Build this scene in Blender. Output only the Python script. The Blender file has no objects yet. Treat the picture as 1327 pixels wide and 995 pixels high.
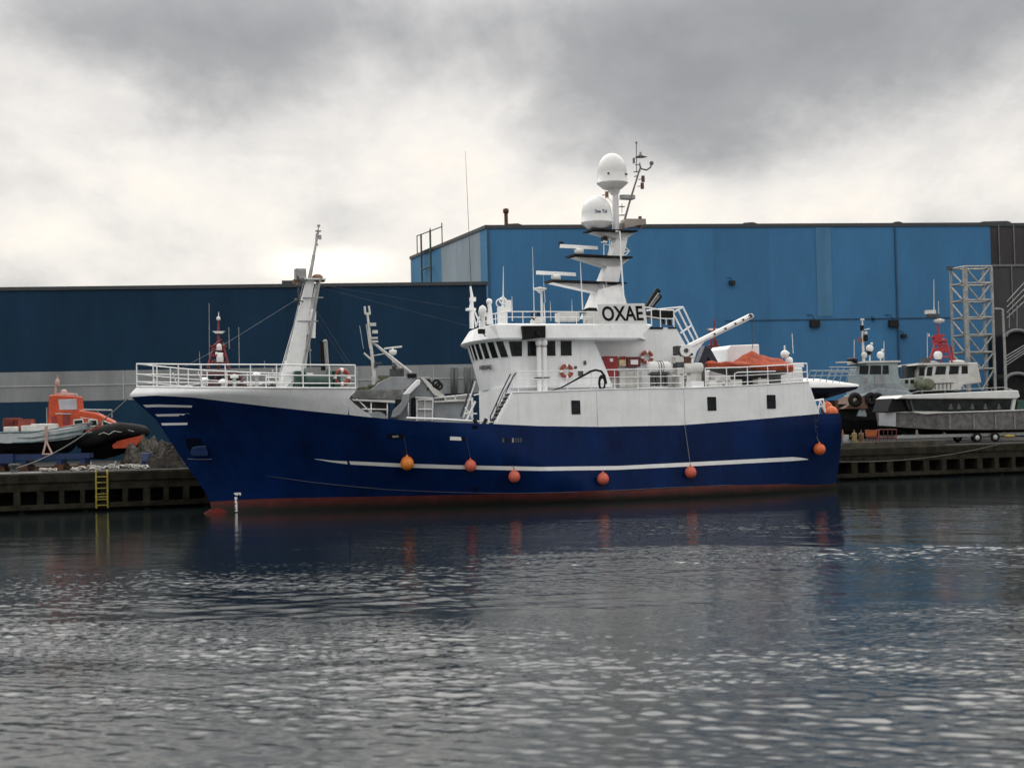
import bpy, bmesh, math, random
import numpy as np
from mathutils import Vector, Matrix

random.seed(7)
RNG = np.random.default_rng(11)
R = math.radians
SC = bpy.context.scene
COL = SC.collection

# ------------------------------------------------------------------ camera model (measured on the photograph)
FPX, CXP, CYP, CAMH = 1823.0, 663.5, 497.5, 4.0
PITCH, ROLL = R(1.71), R(1.3)
FWD = np.array([0, math.cos(PITCH), math.sin(PITCH)])
UP0 = np.array([0, -math.sin(PITCH), math.cos(PITCH)])
XA = np.array([1.0, 0, 0])
RT = math.cos(ROLL) * XA - math.sin(ROLL) * UP0
UP = math.cos(ROLL) * UP0 + math.sin(ROLL) * XA
CAM = np.array([0, 0, CAMH])


def ray(u, v):
    return FPX * FWD + (u - CXP) * RT - (v - CYP) * UP


def on_z(u, v, z):
    d = ray(u, v)
    return CAM + d * (z - CAMH) / d[2]


class Frame:
    """A local frame (x along, y away, z up) standing at a measured place; px() finds the local point seen at a measured spot."""
    def __init__(self, o, yaw):
        self.o = np.array(o, float)
        self.yaw = yaw
        self.e = np.array([math.cos(yaw), math.sin(yaw), 0])
        self.n = np.array([-math.sin(yaw), math.cos(yaw), 0])

    def px(self, u, v, y=0.0):
        d = ray(u, v)
        p0 = self.o + self.n * y
        k = ((p0 - CAM) @ self.n) / (d @ self.n)
        w = CAM + d * k - self.o
        return np.array([w @ self.e, y, w[2]])


# ------------------------------------------------------------------ materials
MATS = {}


def mat(name, col, rough=0.5, metal=0.0, var=0.12, scale=2.0, bump=0.0, bscale=20.0, streak=0.0, streak_col=(.25, .13, .06), spec=0.5,
        col2=None, emit=None, stretch=(1, 1, 1), bdist=0.01):
    if name in MATS:
        return MATS[name]
    m = bpy.data.materials.new(name)
    m.use_nodes = True
    nt = m.node_tree
    N, L = nt.nodes, nt.links
    b = N['Principled BSDF']
    b.inputs['Roughness'].default_value = rough
    b.inputs['Metallic'].default_value = metal
    b.inputs['Specular IOR Level'].default_value = spec
    tc = N.new('ShaderNodeTexCoord')
    mp = N.new('ShaderNodeMapping')
    mp.inputs['Scale'].default_value = stretch
    L.new(tc.outputs['Object'], mp.inputs['Vector'])
    nz = N.new('ShaderNodeTexNoise')
    nz.inputs['Scale'].default_value = scale
    nz.inputs['Detail'].default_value = 6
    nz.inputs['Roughness'].default_value = .65
    L.new(mp.outputs['Vector'], nz.inputs['Vector'])
    ramp = N.new('ShaderNodeValToRGB')
    c2 = col2 or tuple(c * (1 - var * 2) for c in col)
    c1 = col if col2 else tuple(min(1, c * (1 + var)) for c in col)
    ramp.color_ramp.elements[0].position = .34
    ramp.color_ramp.elements[1].position = .66
    ramp.color_ramp.elements[0].color = (*c2, 1)
    ramp.color_ramp.elements[1].color = (*c1, 1)
    L.new(nz.outputs['Fac'], ramp.inputs['Fac'])
    out = ramp.outputs['Color']
    if streak > 0:
        mp2 = N.new('ShaderNodeMapping')
        mp2.inputs['Scale'].default_value = (3.2, 3.2, .22)
        L.new(tc.outputs['Object'], mp2.inputs['Vector'])
        n2 = N.new('ShaderNodeTexNoise')
        n2.inputs['Scale'].default_value = 1.6
        n2.inputs['Detail'].default_value = 5
        L.new(mp2.outputs['Vector'], n2.inputs['Vector'])
        r2 = N.new('ShaderNodeValToRGB')
        r2.color_ramp.elements[0].position = .52
        r2.color_ramp.elements[1].position = .8
        r2.color_ramp.elements[0].color = (0, 0, 0, 1)
        r2.color_ramp.elements[1].color = (streak, streak, streak, 1)
        L.new(n2.outputs['Fac'], r2.inputs['Fac'])
        mx = N.new('ShaderNodeMix')
        mx.data_type = 'RGBA'
        L.new(r2.outputs['Color'], mx.inputs['Factor'])
        L.new(out, mx.inputs['A'])
        mx.inputs['B'].default_value = (*streak_col, 1)
        out = mx.outputs['Result']
    L.new(out, b.inputs['Base Color'])
    if bump > 0:
        nb = N.new('ShaderNodeTexNoise')
        nb.inputs['Scale'].default_value = bscale
        nb.inputs['Detail'].default_value = 4
        L.new(mp.outputs['Vector'], nb.inputs['Vector'])
        bp = N.new('ShaderNodeBump')
        bp.inputs['Strength'].default_value = bump
        bp.inputs['Distance'].default_value = bdist
        L.new(nb.outputs['Fac'], bp.inputs['Height'])
        L.new(bp.outputs['Normal'], b.inputs['Normal'])
    MATS[name] = m
    return m


def cladding(name, col, pitch=0.3, rough=.55, seam=6.0, var=.1, fade=.0):
    """Corrugated sheet: vertical ribs along local x, wide panel seams, weathering."""
    m = mat(name, col, rough, var=var, scale=.35, spec=.12, stretch=(1, 1, .35), streak=fade, streak_col=tuple(min(1, c * 1.35 + .01) for c in col))
    nt = m.node_tree
    N, L = nt.nodes, nt.links
    b = N['Principled BSDF']
    tc = N.new('ShaderNodeTexCoord')
    sp = N.new('ShaderNodeSeparateXYZ')
    L.new(tc.outputs['Object'], sp.inputs[0])
    w = N.new('ShaderNodeMath'); w.operation = 'MULTIPLY'; w.inputs[1].default_value = 2 * math.pi / pitch
    L.new(sp.outputs['X'], w.inputs[0])
    s = N.new('ShaderNodeMath'); s.operation = 'SINE'
    L.new(w.outputs[0], s.inputs[0])
    bp = N.new('ShaderNodeBump'); bp.inputs['Strength'].default_value = .25; bp.inputs['Distance'].default_value = .02
    L.new(s.outputs[0], bp.inputs['Height'])
    L.new(bp.outputs['Normal'], b.inputs['Normal'])
    # panel lap lines: slightly different tone from sheet to sheet
    dv = N.new('ShaderNodeMath'); dv.operation = 'DIVIDE'; dv.inputs[1].default_value = seam
    L.new(sp.outputs['X'], dv.inputs[0])
    fl = N.new('ShaderNodeMath'); fl.operation = 'FLOOR'
    L.new(dv.outputs[0], fl.inputs[0])
    wn = N.new('ShaderNodeTexWhiteNoise'); wn.noise_dimensions = '1D'
    L.new(fl.outputs[0], wn.inputs['W'])
    mr = N.new('ShaderNodeMapRange'); mr.inputs['To Min'].default_value = .93; mr.inputs['To Max'].default_value = 1.08
    L.new(wn.outputs['Value'], mr.inputs['Value'])
    src = b.inputs['Base Color'].links[0].from_socket
    mx = N.new('ShaderNodeVectorMath'); mx.operation = 'SCALE'
    L.new(src, mx.inputs[0]); L.new(mr.outputs['Result'], mx.inputs['Scale'])
    L.new(mx.outputs['Vector'], b.inputs['Base Color'])
    return m


WHITE = mat('white_ship_paint', (.81, .83, .84), .42, var=.05, scale=.8, streak=.22, streak_col=(.42, .36, .28))
WHITE2 = mat('white_rail_paint', (.83, .84, .84), .4, var=.04)
MASTW = mat('mast_grey_white', (.74, .75, .75), .45, var=.06, scale=1.5, streak=.15, streak_col=(.3, .22, .15))
BLUE = mat('hull_blue_paint', (.0018, .0158, .080), .36, var=.22, scale=.5, stretch=(1, 1, .5), bump=.22, bscale=1.1, bdist=.025, streak=.30, streak_col=(.010, .026, .085), spec=.13)
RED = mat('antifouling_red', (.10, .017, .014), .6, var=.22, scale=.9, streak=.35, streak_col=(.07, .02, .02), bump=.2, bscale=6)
DECK = mat('deck_green_grey', (.10, .13, .12), .8, var=.25, scale=3)
BLACK = mat('black_paint', (.006, .006, .007), .5, var=.2, spec=.2)
RUBBER = mat('black_rubber', (.010, .010, .011), .75, var=.25, bump=.3, bscale=8, spec=.25)
GLASS = mat('dark_window_glass', (.003, .0035, .004), .10, spec=.15, col2=(.020, .025, .028), scale=1.9)
DGREY = mat('dark_grey_steel', (.06, .063, .066), .6, var=.25)
GALV = mat('galvanised_steel', (.32, .33, .33), .5, metal=.2, var=.15, scale=4)
ORANGE = mat('orange_boat_paint', (.50, .060, .012), .5, var=.16, scale=1.5, streak=.2, streak_col=(.35, .05, .02))
ORTARP = mat('orange_tarpaulin', (.37, .078, .040), .85, var=.24, scale=2.2, bump=.5, bscale=2.5, bdist=.06, spec=.2)
BUOYR = mat('fender_red_orange', (.70, .105, .055), .55, col2=(.42, .11, .075), scale=3.2, streak=.5, streak_col=(.30, .10, .07))
BUOYY = mat('fender_yellow_orange', (.78, .27, .035), .5, col2=(.60, .15, .02), scale=3, streak=.4, streak_col=(.35, .14, .04))
BUOYO = mat('fender_bright_orange', (.76, .16, .030), .5, col2=(.5, .10, .03), scale=3)
RINGR = mat('lifebuoy_red', (.33, .062, .038), .55, var=.15, scale=5)
REDP = mat('red_cabinet_paint', (.27, .018, .018), .45, var=.12, scale=3)
DRED = mat('dark_red_mast_paint', (.20, .020, .022), .5, var=.2)
MRED = mat('bright_red_mast_paint', (.38, .025, .035), .5, var=.15)
CREAM = mat('cream_plastic', (.60, .50, .30), .5, var=.15)
DOME = mat('radome_plastic', (.70, .71, .70), .38, var=.03, scale=3)
BROWN = mat('brown_lamp_housing', (.20, .10, .055), .5, var=.2)
GREEN = mat('green_winch_paint', (.012, .06, .045), .5, var=.2)
NAVY = mat('navy_paint', (.012, .018, .045), .4, var=.15)
NAVY2 = mat('navy_gelcoat', (.010, .014, .035), .25, var=.1)
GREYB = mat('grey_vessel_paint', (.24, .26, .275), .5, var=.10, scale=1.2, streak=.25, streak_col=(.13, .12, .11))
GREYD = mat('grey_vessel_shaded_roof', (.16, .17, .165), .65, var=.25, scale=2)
PALEG = mat('pale_blue_grey_paint', (.28, .33, .35), .45, var=.10, scale=1.4)
OFFW = mat('offwhite_boat_paint', (.60, .60, .57), .45, var=.10, scale=1.5, streak=.2, streak_col=(.3, .26, .2))
ALU = mat('weathered_aluminium', (.17, .165, .165), .6, metal=.2, var=.25, scale=2.4, bump=.25, bscale=2)
YELLOW = mat('yellow_ladder_paint', (.26, .21, .02), .6, var=.25, scale=5)
YELO = mat('yellow_machine_paint', (.20, .15, .05), .55, var=.25, scale=4)
BLUEP = mat('blue_trailer_paint', (.006, .026, .11), .5, var=.2)
ROPE = mat('grey_rope', (.22, .235, .22), .85, var=.2, scale=20)
ROPEW = mat('pale_rope', (.45, .44, .40), .85, var=.25, scale=15)
CONC = mat('quay_concrete', (.025, .023, .015), .9, var=.35, scale=1.3, bump=.5, bscale=5, bdist=.03, streak=.6, streak_col=(.022, .023, .008), spec=.2)
CONC2 = mat('quay_edge_concrete', (.058, .053, .038), .9, var=.3, scale=1.6, bump=.4, bscale=7, streak=.3, streak_col=(.05, .05, .03))
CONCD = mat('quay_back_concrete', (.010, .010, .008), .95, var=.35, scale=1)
ASPH = mat('yard_asphalt', (.020, .0195, .018), .92, var=.3, scale=.4, bump=.4, bscale=12)
RUST = mat('rusty_steel', (.10, .045, .025), .85, var=.35, scale=3)
DBLUE = cladding('dark_blue_cladding', (.0074, .033, .070), .35, seam=4.4, fade=.10)
DBLUE2 = cladding('dark_blue_low_cladding', (.009, .038, .075), .35, seam=4.4, fade=.1)
LGREY = cladding('light_grey_cladding', (.27, .285, .29), .35, seam=5.2, var=.12, fade=.15)
LBLUE = cladding('mid_blue_cladding', (.052, .172, .335), .4, seam=5.6, var=.055, fade=.12)
LBLUE2 = cladding('faded_blue_cladding', (.080, .205, .345), .4, seam=5.6)
GABLE = cladding('blue_gable_cladding', (.06, .21, .38), .4, seam=3.0, fade=.2)
GABLEG = cladding('bare_grey_gable_sheet', (.27, .34, .39), .4, seam=3.0)
CGREY = cladding('charcoal_cladding', (.055, .052, .055), .5, seam=4)
CGREY2 = cladding('charcoal_lower_cladding', (.068, .068, .072), .5, seam=4)
TRIM = mat('dark_roof_trim', (.035, .04, .045), .5)
LATT = mat('lattice_cream_steel', (.34, .34, .32), .55, var=.2, scale=2, streak=.3, streak_col=(.2, .13, .08))


def plating(m, w, h, strength, dist):
    """Weld seams of the shell plating as bump."""
    nt = m.node_tree; N, L = nt.nodes, nt.links; b = N['Principled BSDF']
    tc = N.new('ShaderNodeTexCoord'); sp = N.new('ShaderNodeSeparateXYZ'); L.new(tc.outputs['Object'], sp.inputs[0])
    cb = N.new('ShaderNodeCombineXYZ'); L.new(sp.outputs['X'], cb.inputs['X']); L.new(sp.outputs['Z'], cb.inputs['Y'])
    br = N.new('ShaderNodeTexBrick'); br.inputs['Scale'].default_value = 1; br.inputs['Mortar Size'].default_value = .022; br.inputs['Mortar Smooth'].default_value = .6
    br.inputs['Brick Width'].default_value = w; br.inputs['Row Height'].default_value = h
    L.new(cb.outputs[0], br.inputs['Vector'])
    bp = N.new('ShaderNodeBump'); bp.inputs['Strength'].default_value = strength; bp.inputs['Distance'].default_value = dist; bp.invert = False
    L.new(br.outputs['Fac'], bp.inputs['Height'])
    lk = b.inputs['Normal'].links
    if lk: L.new(lk[0].from_socket, bp.inputs['Normal'])
    L.new(bp.outputs['Normal'], b.inputs['Normal'])


def waterline_shade(m, z0, z1, col, top=True):
    """Waterline shadow and wet dark painted into the base colour, up to an uneven height."""
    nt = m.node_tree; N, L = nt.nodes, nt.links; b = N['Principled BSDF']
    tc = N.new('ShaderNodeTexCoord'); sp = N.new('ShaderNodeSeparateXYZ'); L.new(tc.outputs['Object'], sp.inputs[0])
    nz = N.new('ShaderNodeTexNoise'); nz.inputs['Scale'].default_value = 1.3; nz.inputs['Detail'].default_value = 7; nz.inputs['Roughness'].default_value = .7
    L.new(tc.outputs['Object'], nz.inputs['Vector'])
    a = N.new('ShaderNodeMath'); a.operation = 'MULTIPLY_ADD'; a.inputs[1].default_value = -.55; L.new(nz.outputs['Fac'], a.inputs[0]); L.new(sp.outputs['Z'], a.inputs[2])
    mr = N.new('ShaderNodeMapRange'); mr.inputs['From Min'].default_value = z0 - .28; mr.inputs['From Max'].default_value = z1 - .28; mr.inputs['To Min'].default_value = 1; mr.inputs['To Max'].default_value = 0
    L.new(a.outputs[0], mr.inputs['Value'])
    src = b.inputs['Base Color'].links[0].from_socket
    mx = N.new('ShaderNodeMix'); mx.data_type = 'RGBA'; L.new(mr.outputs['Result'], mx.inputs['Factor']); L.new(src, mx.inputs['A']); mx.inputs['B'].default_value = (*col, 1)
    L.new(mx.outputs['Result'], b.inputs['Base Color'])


plating(BLUE, 5.2, 1.25, .35, .012)
plating(WHITE, 4.4, 1.1, .25, .010)
waterline_shade(RED, .14, .50, (.012, .011, .008))  # dark shadow and wet band at the waterline, painted into the red


# ------------------------------------------------------------------ mesh builder
class MB:
    def __init__(self):
        self.v, self.f, self.m, self.s = [], [], [], []

    def add(self, vs, fs, mi=0, smooth=False):
        k = len(self.v)
        self.v += [tuple(map(float, p)) for p in vs]
        for f in fs:
            self.f.append(tuple(k + i for i in f)); self.m.append(mi); self.s.append(smooth)
        return self

    def box(self, c, s, rz=0.0, M=None, mi=0):
        c = np.array(c, float); hx, hy, hz = [q / 2 for q in s]
        vs = [(-hx, -hy, -hz), (hx, -hy, -hz), (hx, hy, -hz), (-hx, hy, -hz), (-hx, -hy, hz), (hx, -hy, hz), (hx, hy, hz), (-hx, hy, hz)]
        m = np.array(M) if M is not None else np.array(Matrix.Rotation(rz, 3, 'Z'))
        vs = [m @ np.array(p) + c for p in vs]
        return self.add(vs, [(0, 3, 2, 1), (4, 5, 6, 7), (0, 1, 5, 4), (1, 2, 6, 5), (2, 3, 7, 6), (3, 0, 4, 7)], mi)

    def prism(self, pts, off, mi=0):
        """Closed polygon pts pushed along off."""
        n = len(pts); pts = [np.array(p, float) for p in pts]; off = np.array(off, float)
        vs = pts + [p + off for p in pts]
        fs = [tuple(range(n)), tuple(range(2 * n - 1, n - 1, -1))]
        fs += [(i, i + n, (i + 1) % n + n, (i + 1) % n) for i in range(n)]
        return self.add(vs, fs, mi)

    def loft(self, rings, mi=0, cap=True, smooth=False, closed=True):
        n = len(rings[0]); vs = [p for r in rings for p in r]; fs = []
        for a in range(len(rings) - 1):
            for i in range(n if closed else n - 1):
                j = (i + 1) % n
                fs.append((a * n + i, a * n + j, (a + 1) * n + j, (a + 1) * n + i))
        self.add(vs, fs, mi, smooth)
        if cap:
            self.add(rings[0], [tuple(range(n - 1, -1, -1))], mi); self.add(rings[-1], [tuple(range(n))], mi)
        return self

    def tube(self, pts, r, n=7, mi=0, cap=True):
        pts = [np.array(p, float) for p in pts]
        rr = r if hasattr(r, '__len__') else [r] * len(pts)
        rings = []; prev = None
        for i, p in enumerate(pts):
            t = pts[min(i + 1, len(pts) - 1)] - pts[max(i - 1, 0)]
            t = t / (np.linalg.norm(t) + 1e-12)
            a = prev if prev is not None else (np.array([0, 0, 1.0]) if abs(t[2]) < .9 else np.array([1.0, 0, 0]))
            a = a - t * (a @ t); a /= np.linalg.norm(a) + 1e-12
            b = np.cross(t, a); prev = a
            rings.append([p + rr[i] * (math.cos(q) * a + math.sin(q) * b) for q in np.linspace(0, 2 * math.pi, n, endpoint=False)])
        return self.loft(rings, mi, cap, smooth=True)

    def lathe(self, prof, c=(0, 0, 0), n=20, mi=0, M=None):
        c = np.array(c, float); m = np.array(M) if M is not None else np.eye(3); rings = []
        for r, z in prof:
            rings.append([m @ np.array([r * math.cos(q), r * math.sin(q), z]) + c for q in np.linspace(0, 2 * math.pi, n, endpoint=False)])
        return self.loft(rings, mi, True, smooth=True)

    def ball(self, c, r, n=14, mi=0, sc=(1, 1, 1)):
        prof = [(max(1e-3, r * math.sin(a)), -r * math.cos(a)) for a in np.linspace(0, math.pi, n // 2 + 2)]
        return self.lathe(prof, c, n, mi, np.diag(sc))

    def torus(self, c, R0, r, M=None, n=24, k=8, mi=0, a0=0, a1=2 * math.pi):
        m = np.array(M) if M is not None else np.eye(3); full = abs(a1 - a0 - 2 * math.pi) < 1e-6
        angs = np.linspace(a0, a1, n, endpoint=not full); rings = []
        for a in angs:
            rings.append([m @ np.array([(R0 + r * math.cos(b)) * math.cos(a), (R0 + r * math.cos(b)) * math.sin(a), r * math.sin(b)]) + np.array(c, float)
                          for b in np.linspace(0, 2 * math.pi, k, endpoint=False)])
        if full:
            rings.append(rings[0])
        return self.loft(rings, mi, not full, smooth=True)

    def grid(self, rows, mi=0, smooth=True):
        return self.loft(rows, mi, cap=False, smooth=smooth, closed=False)

    def build(self, name, m, parent=None, bevel=0.0):
        me = bpy.data.meshes.new(name)
        me.from_pydata(self.v, [], self.f)
        for q in (m if isinstance(m, (list, tuple)) else [m]):
            me.materials.append(q)
        me.polygons.foreach_set('material_index', self.m)
        me.polygons.foreach_set('use_smooth', self.s)
        me.update()
        o = bpy.data.objects.new(name, me)
        COL.objects.link(o)
        if parent is not None:
            o.parent = parent
        if bevel > 0:
            b = o.modifiers.new('bevel', 'BEVEL'); b.width = bevel; b.segments = 2; b.limit_method = 'ANGLE'; b.angle_limit = R(40)
        return o


def build_each(mb, name, m, parent):
    """Every separate piece of mb becomes a mesh of its own."""
    par = list(range(len(mb.v)))
    def find(i):
        while par[i] != i:
            par[i] = par[par[i]]; i = par[i]
        return i
    # caps repeat their ring's vertices, so join by position too
    seen = {}
    for i, p in enumerate(mb.v):
        k = tuple(round(c, 4) for c in p)
        if k in seen: par[find(i)] = find(seen[k])
        else: seen[k] = i
    for f in mb.f:
        for i in f[1:]: par[find(i)] = find(f[0])
    groups = {}
    for fi, f in enumerate(mb.f): groups.setdefault(find(f[0]), []).append(fi)
    out = []
    for fl in groups.values():
        q = MB()
        for fi in fl: q.add([mb.v[i] for i in mb.f[fi]], [tuple(range(len(mb.f[fi])))], mb.m[fi], mb.s[fi])
        o = q.build(name, m, parent)
        bm = bmesh.new(); bm.from_mesh(o.data); bmesh.ops.remove_doubles(bm, verts=bm.verts, dist=1e-4); bm.to_mesh(o.data); bm.free()
        out.append(o)
    return out


def tag(o, label=None, cat=None, group=None, kind=None):
    if label: o['label'] = label
    if cat: o['category'] = cat
    if group: o['group'] = group
    if kind: o['kind'] = kind
    return o


def empty(name, fr, label, cat, group=None):
    o = bpy.data.objects.new(name, None)
    o.empty_display_size = .3
    o.location = fr.o
    o.rotation_euler = (0, 0, fr.yaw)
    COL.objects.link(o)
    return tag(o, label, cat, group)


def text_mb(body, size, bold=0.0, depth=0.006, res=3):
    """Lettering as mesh data in the x-z plane, centred; faces -y."""
    cu = bpy.data.curves.new('lettering', 'FONT')
    cu.body = body; cu.size = size; cu.align_x = 'CENTER'; cu.align_y = 'CENTER'; cu.extrude = depth; cu.offset = bold; cu.resolution_u = res
    o = bpy.data.objects.new('lettering', cu)
    COL.objects.link(o)
    dg = bpy.context.evaluated_depsgraph_get()
    me = o.evaluated_get(dg).to_mesh()
    mb = MB()
    mb.add([(v.co.x, -v.co.z, v.co.y) for v in me.vertices], [tuple(p.vertices) for p in me.polygons])
    o.evaluated_get(dg).to_mesh_clear()
    bpy.data.objects.remove(o)
    return mb


def put(mb, M3, loc):
    M3 = np.array(M3); loc = np.array(loc, float)
    mb.v = [tuple(M3 @ np.array(p) + loc) for p in mb.v]
    return mb


def railing(mb, path, h, spacing=1.4, rails=(1.0, .55), r=.022, post_r=.022, lean=(0, 0, 0), first=True, last=True):
    path = [np.array(p, float) for p in path]
    seg = [np.linalg.norm(path[i + 1] - path[i]) for i in range(len(path) - 1)]
    tot = sum(seg); n = max(1, round(tot / spacing)); lean = np.array(lean, float)
    upv = np.array([0, 0, h]) + lean
    for fr in rails:
        mb.tube([p + upv * fr for p in path], r if fr == 1.0 else r * .75, 6)
    for i in range(n + 1):
        if (i == 0 and not first) or (i == n and not last):
            continue
        d = tot * i / n; k = 0
        while k < len(seg) - 1 and d > seg[k]:
            d -= seg[k]; k += 1
        p = path[k] + (path[k + 1] - path[k]) * min(1, d / max(seg[k], 1e-9))
        mb.tube([p, p + upv], post_r, 6)
    return mb


# ================================================================== THE SHIP
VF = Frame(on_z(275, 664.5, 0), R(20))
P = VF.px
V = empty('fishing_trawler', VF, 'large dark blue and white fishing trawler, call sign OXAE on its bridge', 'trawler')

_SZ = [-1.5, 0.0, 0.8, 1.27, 2.92, 4.66, 5.93, 6.0, 6.45]
_SS = [0.35, 0.0, -0.15, -0.47, -1.57, -2.62, -3.93, -3.9, -3.45]


def stem(z): return float(np.interp(z, _SZ, _SS))
def send(z): return float(np.interp(z, [-1.5, 0, 4.3, 6.1], [34.2, 34.6, 33.75, 33.3]))


def hb(s, z):
    zz = min(max(z, 0), 6) / 6
    L = 19.5 - 8.5 * zz
    p = 1.15 + 1.1 * zz
    x = min(max((s - stem(z)) / L, 0), 1)
    B = 4.95 * (1 - (1 - x) ** p)
    if x < .02: B = max(B, 0)
    if s > 24:
        B *= 1 - (.50 - .38 * min(1, max(z, 0) / 3.6)) * ((s - 24) / 10.6) ** 2
    if z < 0: B *= 1 + .35 * z / 1.5
    return B


def hp(u, v, off=0.0):
    """Point of the port shell seen at a measured spot."""
    lo, hi = -5.3, 0.0
    for _ in range(34):
        y = .5 * (lo + hi); q = P(u, v, y)
        if y + hb(q[0], q[2]) < 0: lo = y
        else: hi = y
    return np.array([q[0], -hb(q[0], q[2]) - off, q[2]])


def curve(pts):
    a = sorted([tuple(hp(u, v)[[0, 2]]) for u, v in pts])
    xs, zs = [q[0] for q in a], [q[1] for q in a]
    return lambda s: float(np.interp(s, xs, zs))


z_red = curve([(274, 650), (300, 648.3), (340, 646.2), (420, 644.3), (480, 643.2), (600, 641), (680, 638.6), (800, 634.5), (919, 629), (1019, 627), (1060, 628)])
_zw = curve([(200, 512.3), (250, 515), (300, 521), (350, 527), (400, 532.5), (460, 538.5), (500, 542.5), (540, 545.8), (640, 549.3), (700, 552), (780, 553), (880, 551), (960, 545), (1062, 536)])
TIP = P(168, 512, 0)


def z_wh(s):
    s0 = hp(200, 512.3)
    if s < s0[0]:
        f = (s - TIP[0]) / (s0[0] - TIP[0])
        return TIP[2] - .10 + (s0[2] - TIP[2] + .10) * max(f, 0)
    return _zw(s)


_zcap = curve([(u, 502.3 + .0045 * (u - 180)) for u in range(215, 470, 25)])


def ZFs(s):   # forecastle rail cap, rising a little towards the stem
    return _zcap(s) if s > -1.0 else _zcap(-1.0) + (6.34 - _zcap(-1.0)) * min(1, (-1.0 - s) / 2.5)


ZF = 6.05


def band(mb, zlo, zhi, x0, x1, n, rows, mi=0, transom=False, off=0.0, s_end=None):
    port, star = [], []
    for i in range(n + 1):
        xi = x0 + (x1 - x0) * (i / n)
        a, b = [], []
        for r in range(rows + 1):
            f = r / rows; z = 3.0
            for _ in range(6):
                s = stem(z) + ((send(z) if s_end is None else s_end) - stem(z)) * xi
                z = zlo(s) + (zhi(s) - zlo(s)) * f
            w = hb(s, z)
            a.append((s, -w - off, z)); b.append((s, w + off, z))
        port.append(a); star.append(b)
    mb.grid(port, mi); mb.grid([list(reversed(q)) for q in star], mi)
    if transom:
        mb.grid([port[-1], star[-1]], mi, smooth=False)


h = MB()
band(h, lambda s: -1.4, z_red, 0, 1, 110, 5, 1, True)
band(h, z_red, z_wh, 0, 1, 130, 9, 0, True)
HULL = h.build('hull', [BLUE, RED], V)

# forward white bulwark with its hollow aft end
S452 = hp(452.7, 516)[0]
def strip_rows(top, bot, off, n):
    def ev(pl, f):
        us = [q[0] for q in pl]; u = us[0] + (us[-1] - us[0]) * f
        return u, float(np.interp(u, us, [q[1] for q in pl]))
    return [[hp(*ev(top, i / n), off), hp(*ev(bot, i / n), off)] for i in range(n + 1)]


w = MB()
band(w, z_wh, ZFs, 0, 1, 110, 4, 0, s_end=S452)
w.grid(strip_rows([(452.3, 515.5), (456, 520), (461, 524.5), (468, 530), (474, 534), (482, 539.9)], [(452.3, 537.4), (460, 538.6), (482, 540.8)], .004, 16))
w.prism([hp(u, v, .004) for u, v in [(449, 503.6), (462, 504), (459.5, 508), (455, 512), (452.6, 516.5), (449, 516)]], (0, .06, 0))
w.build('bow_bulwark', WHITE, V)
# cap moulding along the bulwark, both sides
cp = []
SB = stem(6.34)
ss = list(np.linspace(0, 1, 46) ** 1.7 * (hp(461, 503)[0] - SB) + SB)
cp = [(q, -hb(q, ZFs(q)) - .01, ZFs(q) + .02) for q in reversed(ss)] + [(q, hb(q, ZFs(q)) + .01, ZFs(q) + .02) for q in ss[1:]]
MB().tube(cp, .045, 8).build('bulwark_cap', WHITE2, V)

# decks
def deck(zf, s0, s1, z, name, m=DECK, n=40):
    a = [(s, -hb(s, z) + .05, zf) for s in np.linspace(s0, s1, n)]
    b = [(s, hb(s, z) - .05, zf) for s in np.linspace(s1, s0, n)]
    mb = MB(); mb.add(a + b, [tuple(range(2 * n))]); return mb.build(name, m, V)


deck(5.72, -3.9, 6.1, 5.7, 'forecastle_deck')
deck(3.3, 2.0, 14.5, 3.3, 'working_deck')
deck(3.35, 31.6, 33.7, 3.5, 'stern_deck')
# bulkhead at the break of the forecastle
b = MB()
zl = [3.4, 4.0, 4.6, 5.2, 5.7]
b.prism([(5.9, -hb(5.9, z) + .08, z) for z in zl] + [(5.9, hb(5.9, z) - .08, z) for z in reversed(zl)], (.1, 0, 0)); b.build('forecastle_bulkhead', WHITE, V)

# aft deckhouse: shell plated flush with the hull sides
f_bot, f_top = hp(645, 550), hp(664, 508)
a_top, a_bot = hp(1048, 495), hp(1062, 536.5)
ztop = curve([(664, 508.5), (700, 507.6), (791, 504.2), (904, 502.3), (980, 499), (1048, 494.6)])


def shell_rows(sign):
    rows = []
    for i in range(61):
        f = i / 60; col = []
        for r in range(5):
            g = r / 4
            s0 = f_bot[0] + (f_top[0] - f_bot[0]) * g; s1 = a_bot[0] + (a_top[0] - a_bot[0]) * g
            if sign > 0: s0 = 17.0
            s = s0 + (s1 - s0) * f
            zl, zh = z_wh(s) + .0, ztop(s); z = zl + (zh - zl) * g
            col.append((s, sign * (hb(s, z) + .003), z))
        rows.append(col)
    return rows


pr, sr = shell_rows(-1), shell_rows(1)
d = MB()
d.grid(pr, smooth=True); d.grid([list(reversed(c)) for c in sr], smooth=True)
d.grid([pr[0], sr[0]], smooth=False); d.grid([pr[-1], sr[-1]], smooth=False)
d.grid([[c[-1] for c in pr], [c[-1] for c in sr]], smooth=False)
# flat bar along the deck edge and vertical plate seams
d.tube([np.array(c[-1]) + (0, -.01, .0) for c in pr], .035, 6)
d.build('deckhouse_shell', WHITE, V)


def side_window(pts, name='side_window', off=.012):
    c = [hp(u, v, off) for u, v in pts]
    mb = MB(); mb.prism(c, (0, .06, 0))
    o = mb.build(name, GLASS, V)
    ce = sum(c) / len(c)
    fr = MB(); k = len(c)
    for i in range(k):
        a_, b_ = ce + (c[i] - ce) * 1.06, ce + (c[(i + 1) % k] - ce) * 1.06
        fr.tube([a_ - (0, .006, 0), b_ - (0, .006, 0)], .022, 5)
    fr.build('window_frame', BLACK, o)
    return o


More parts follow.
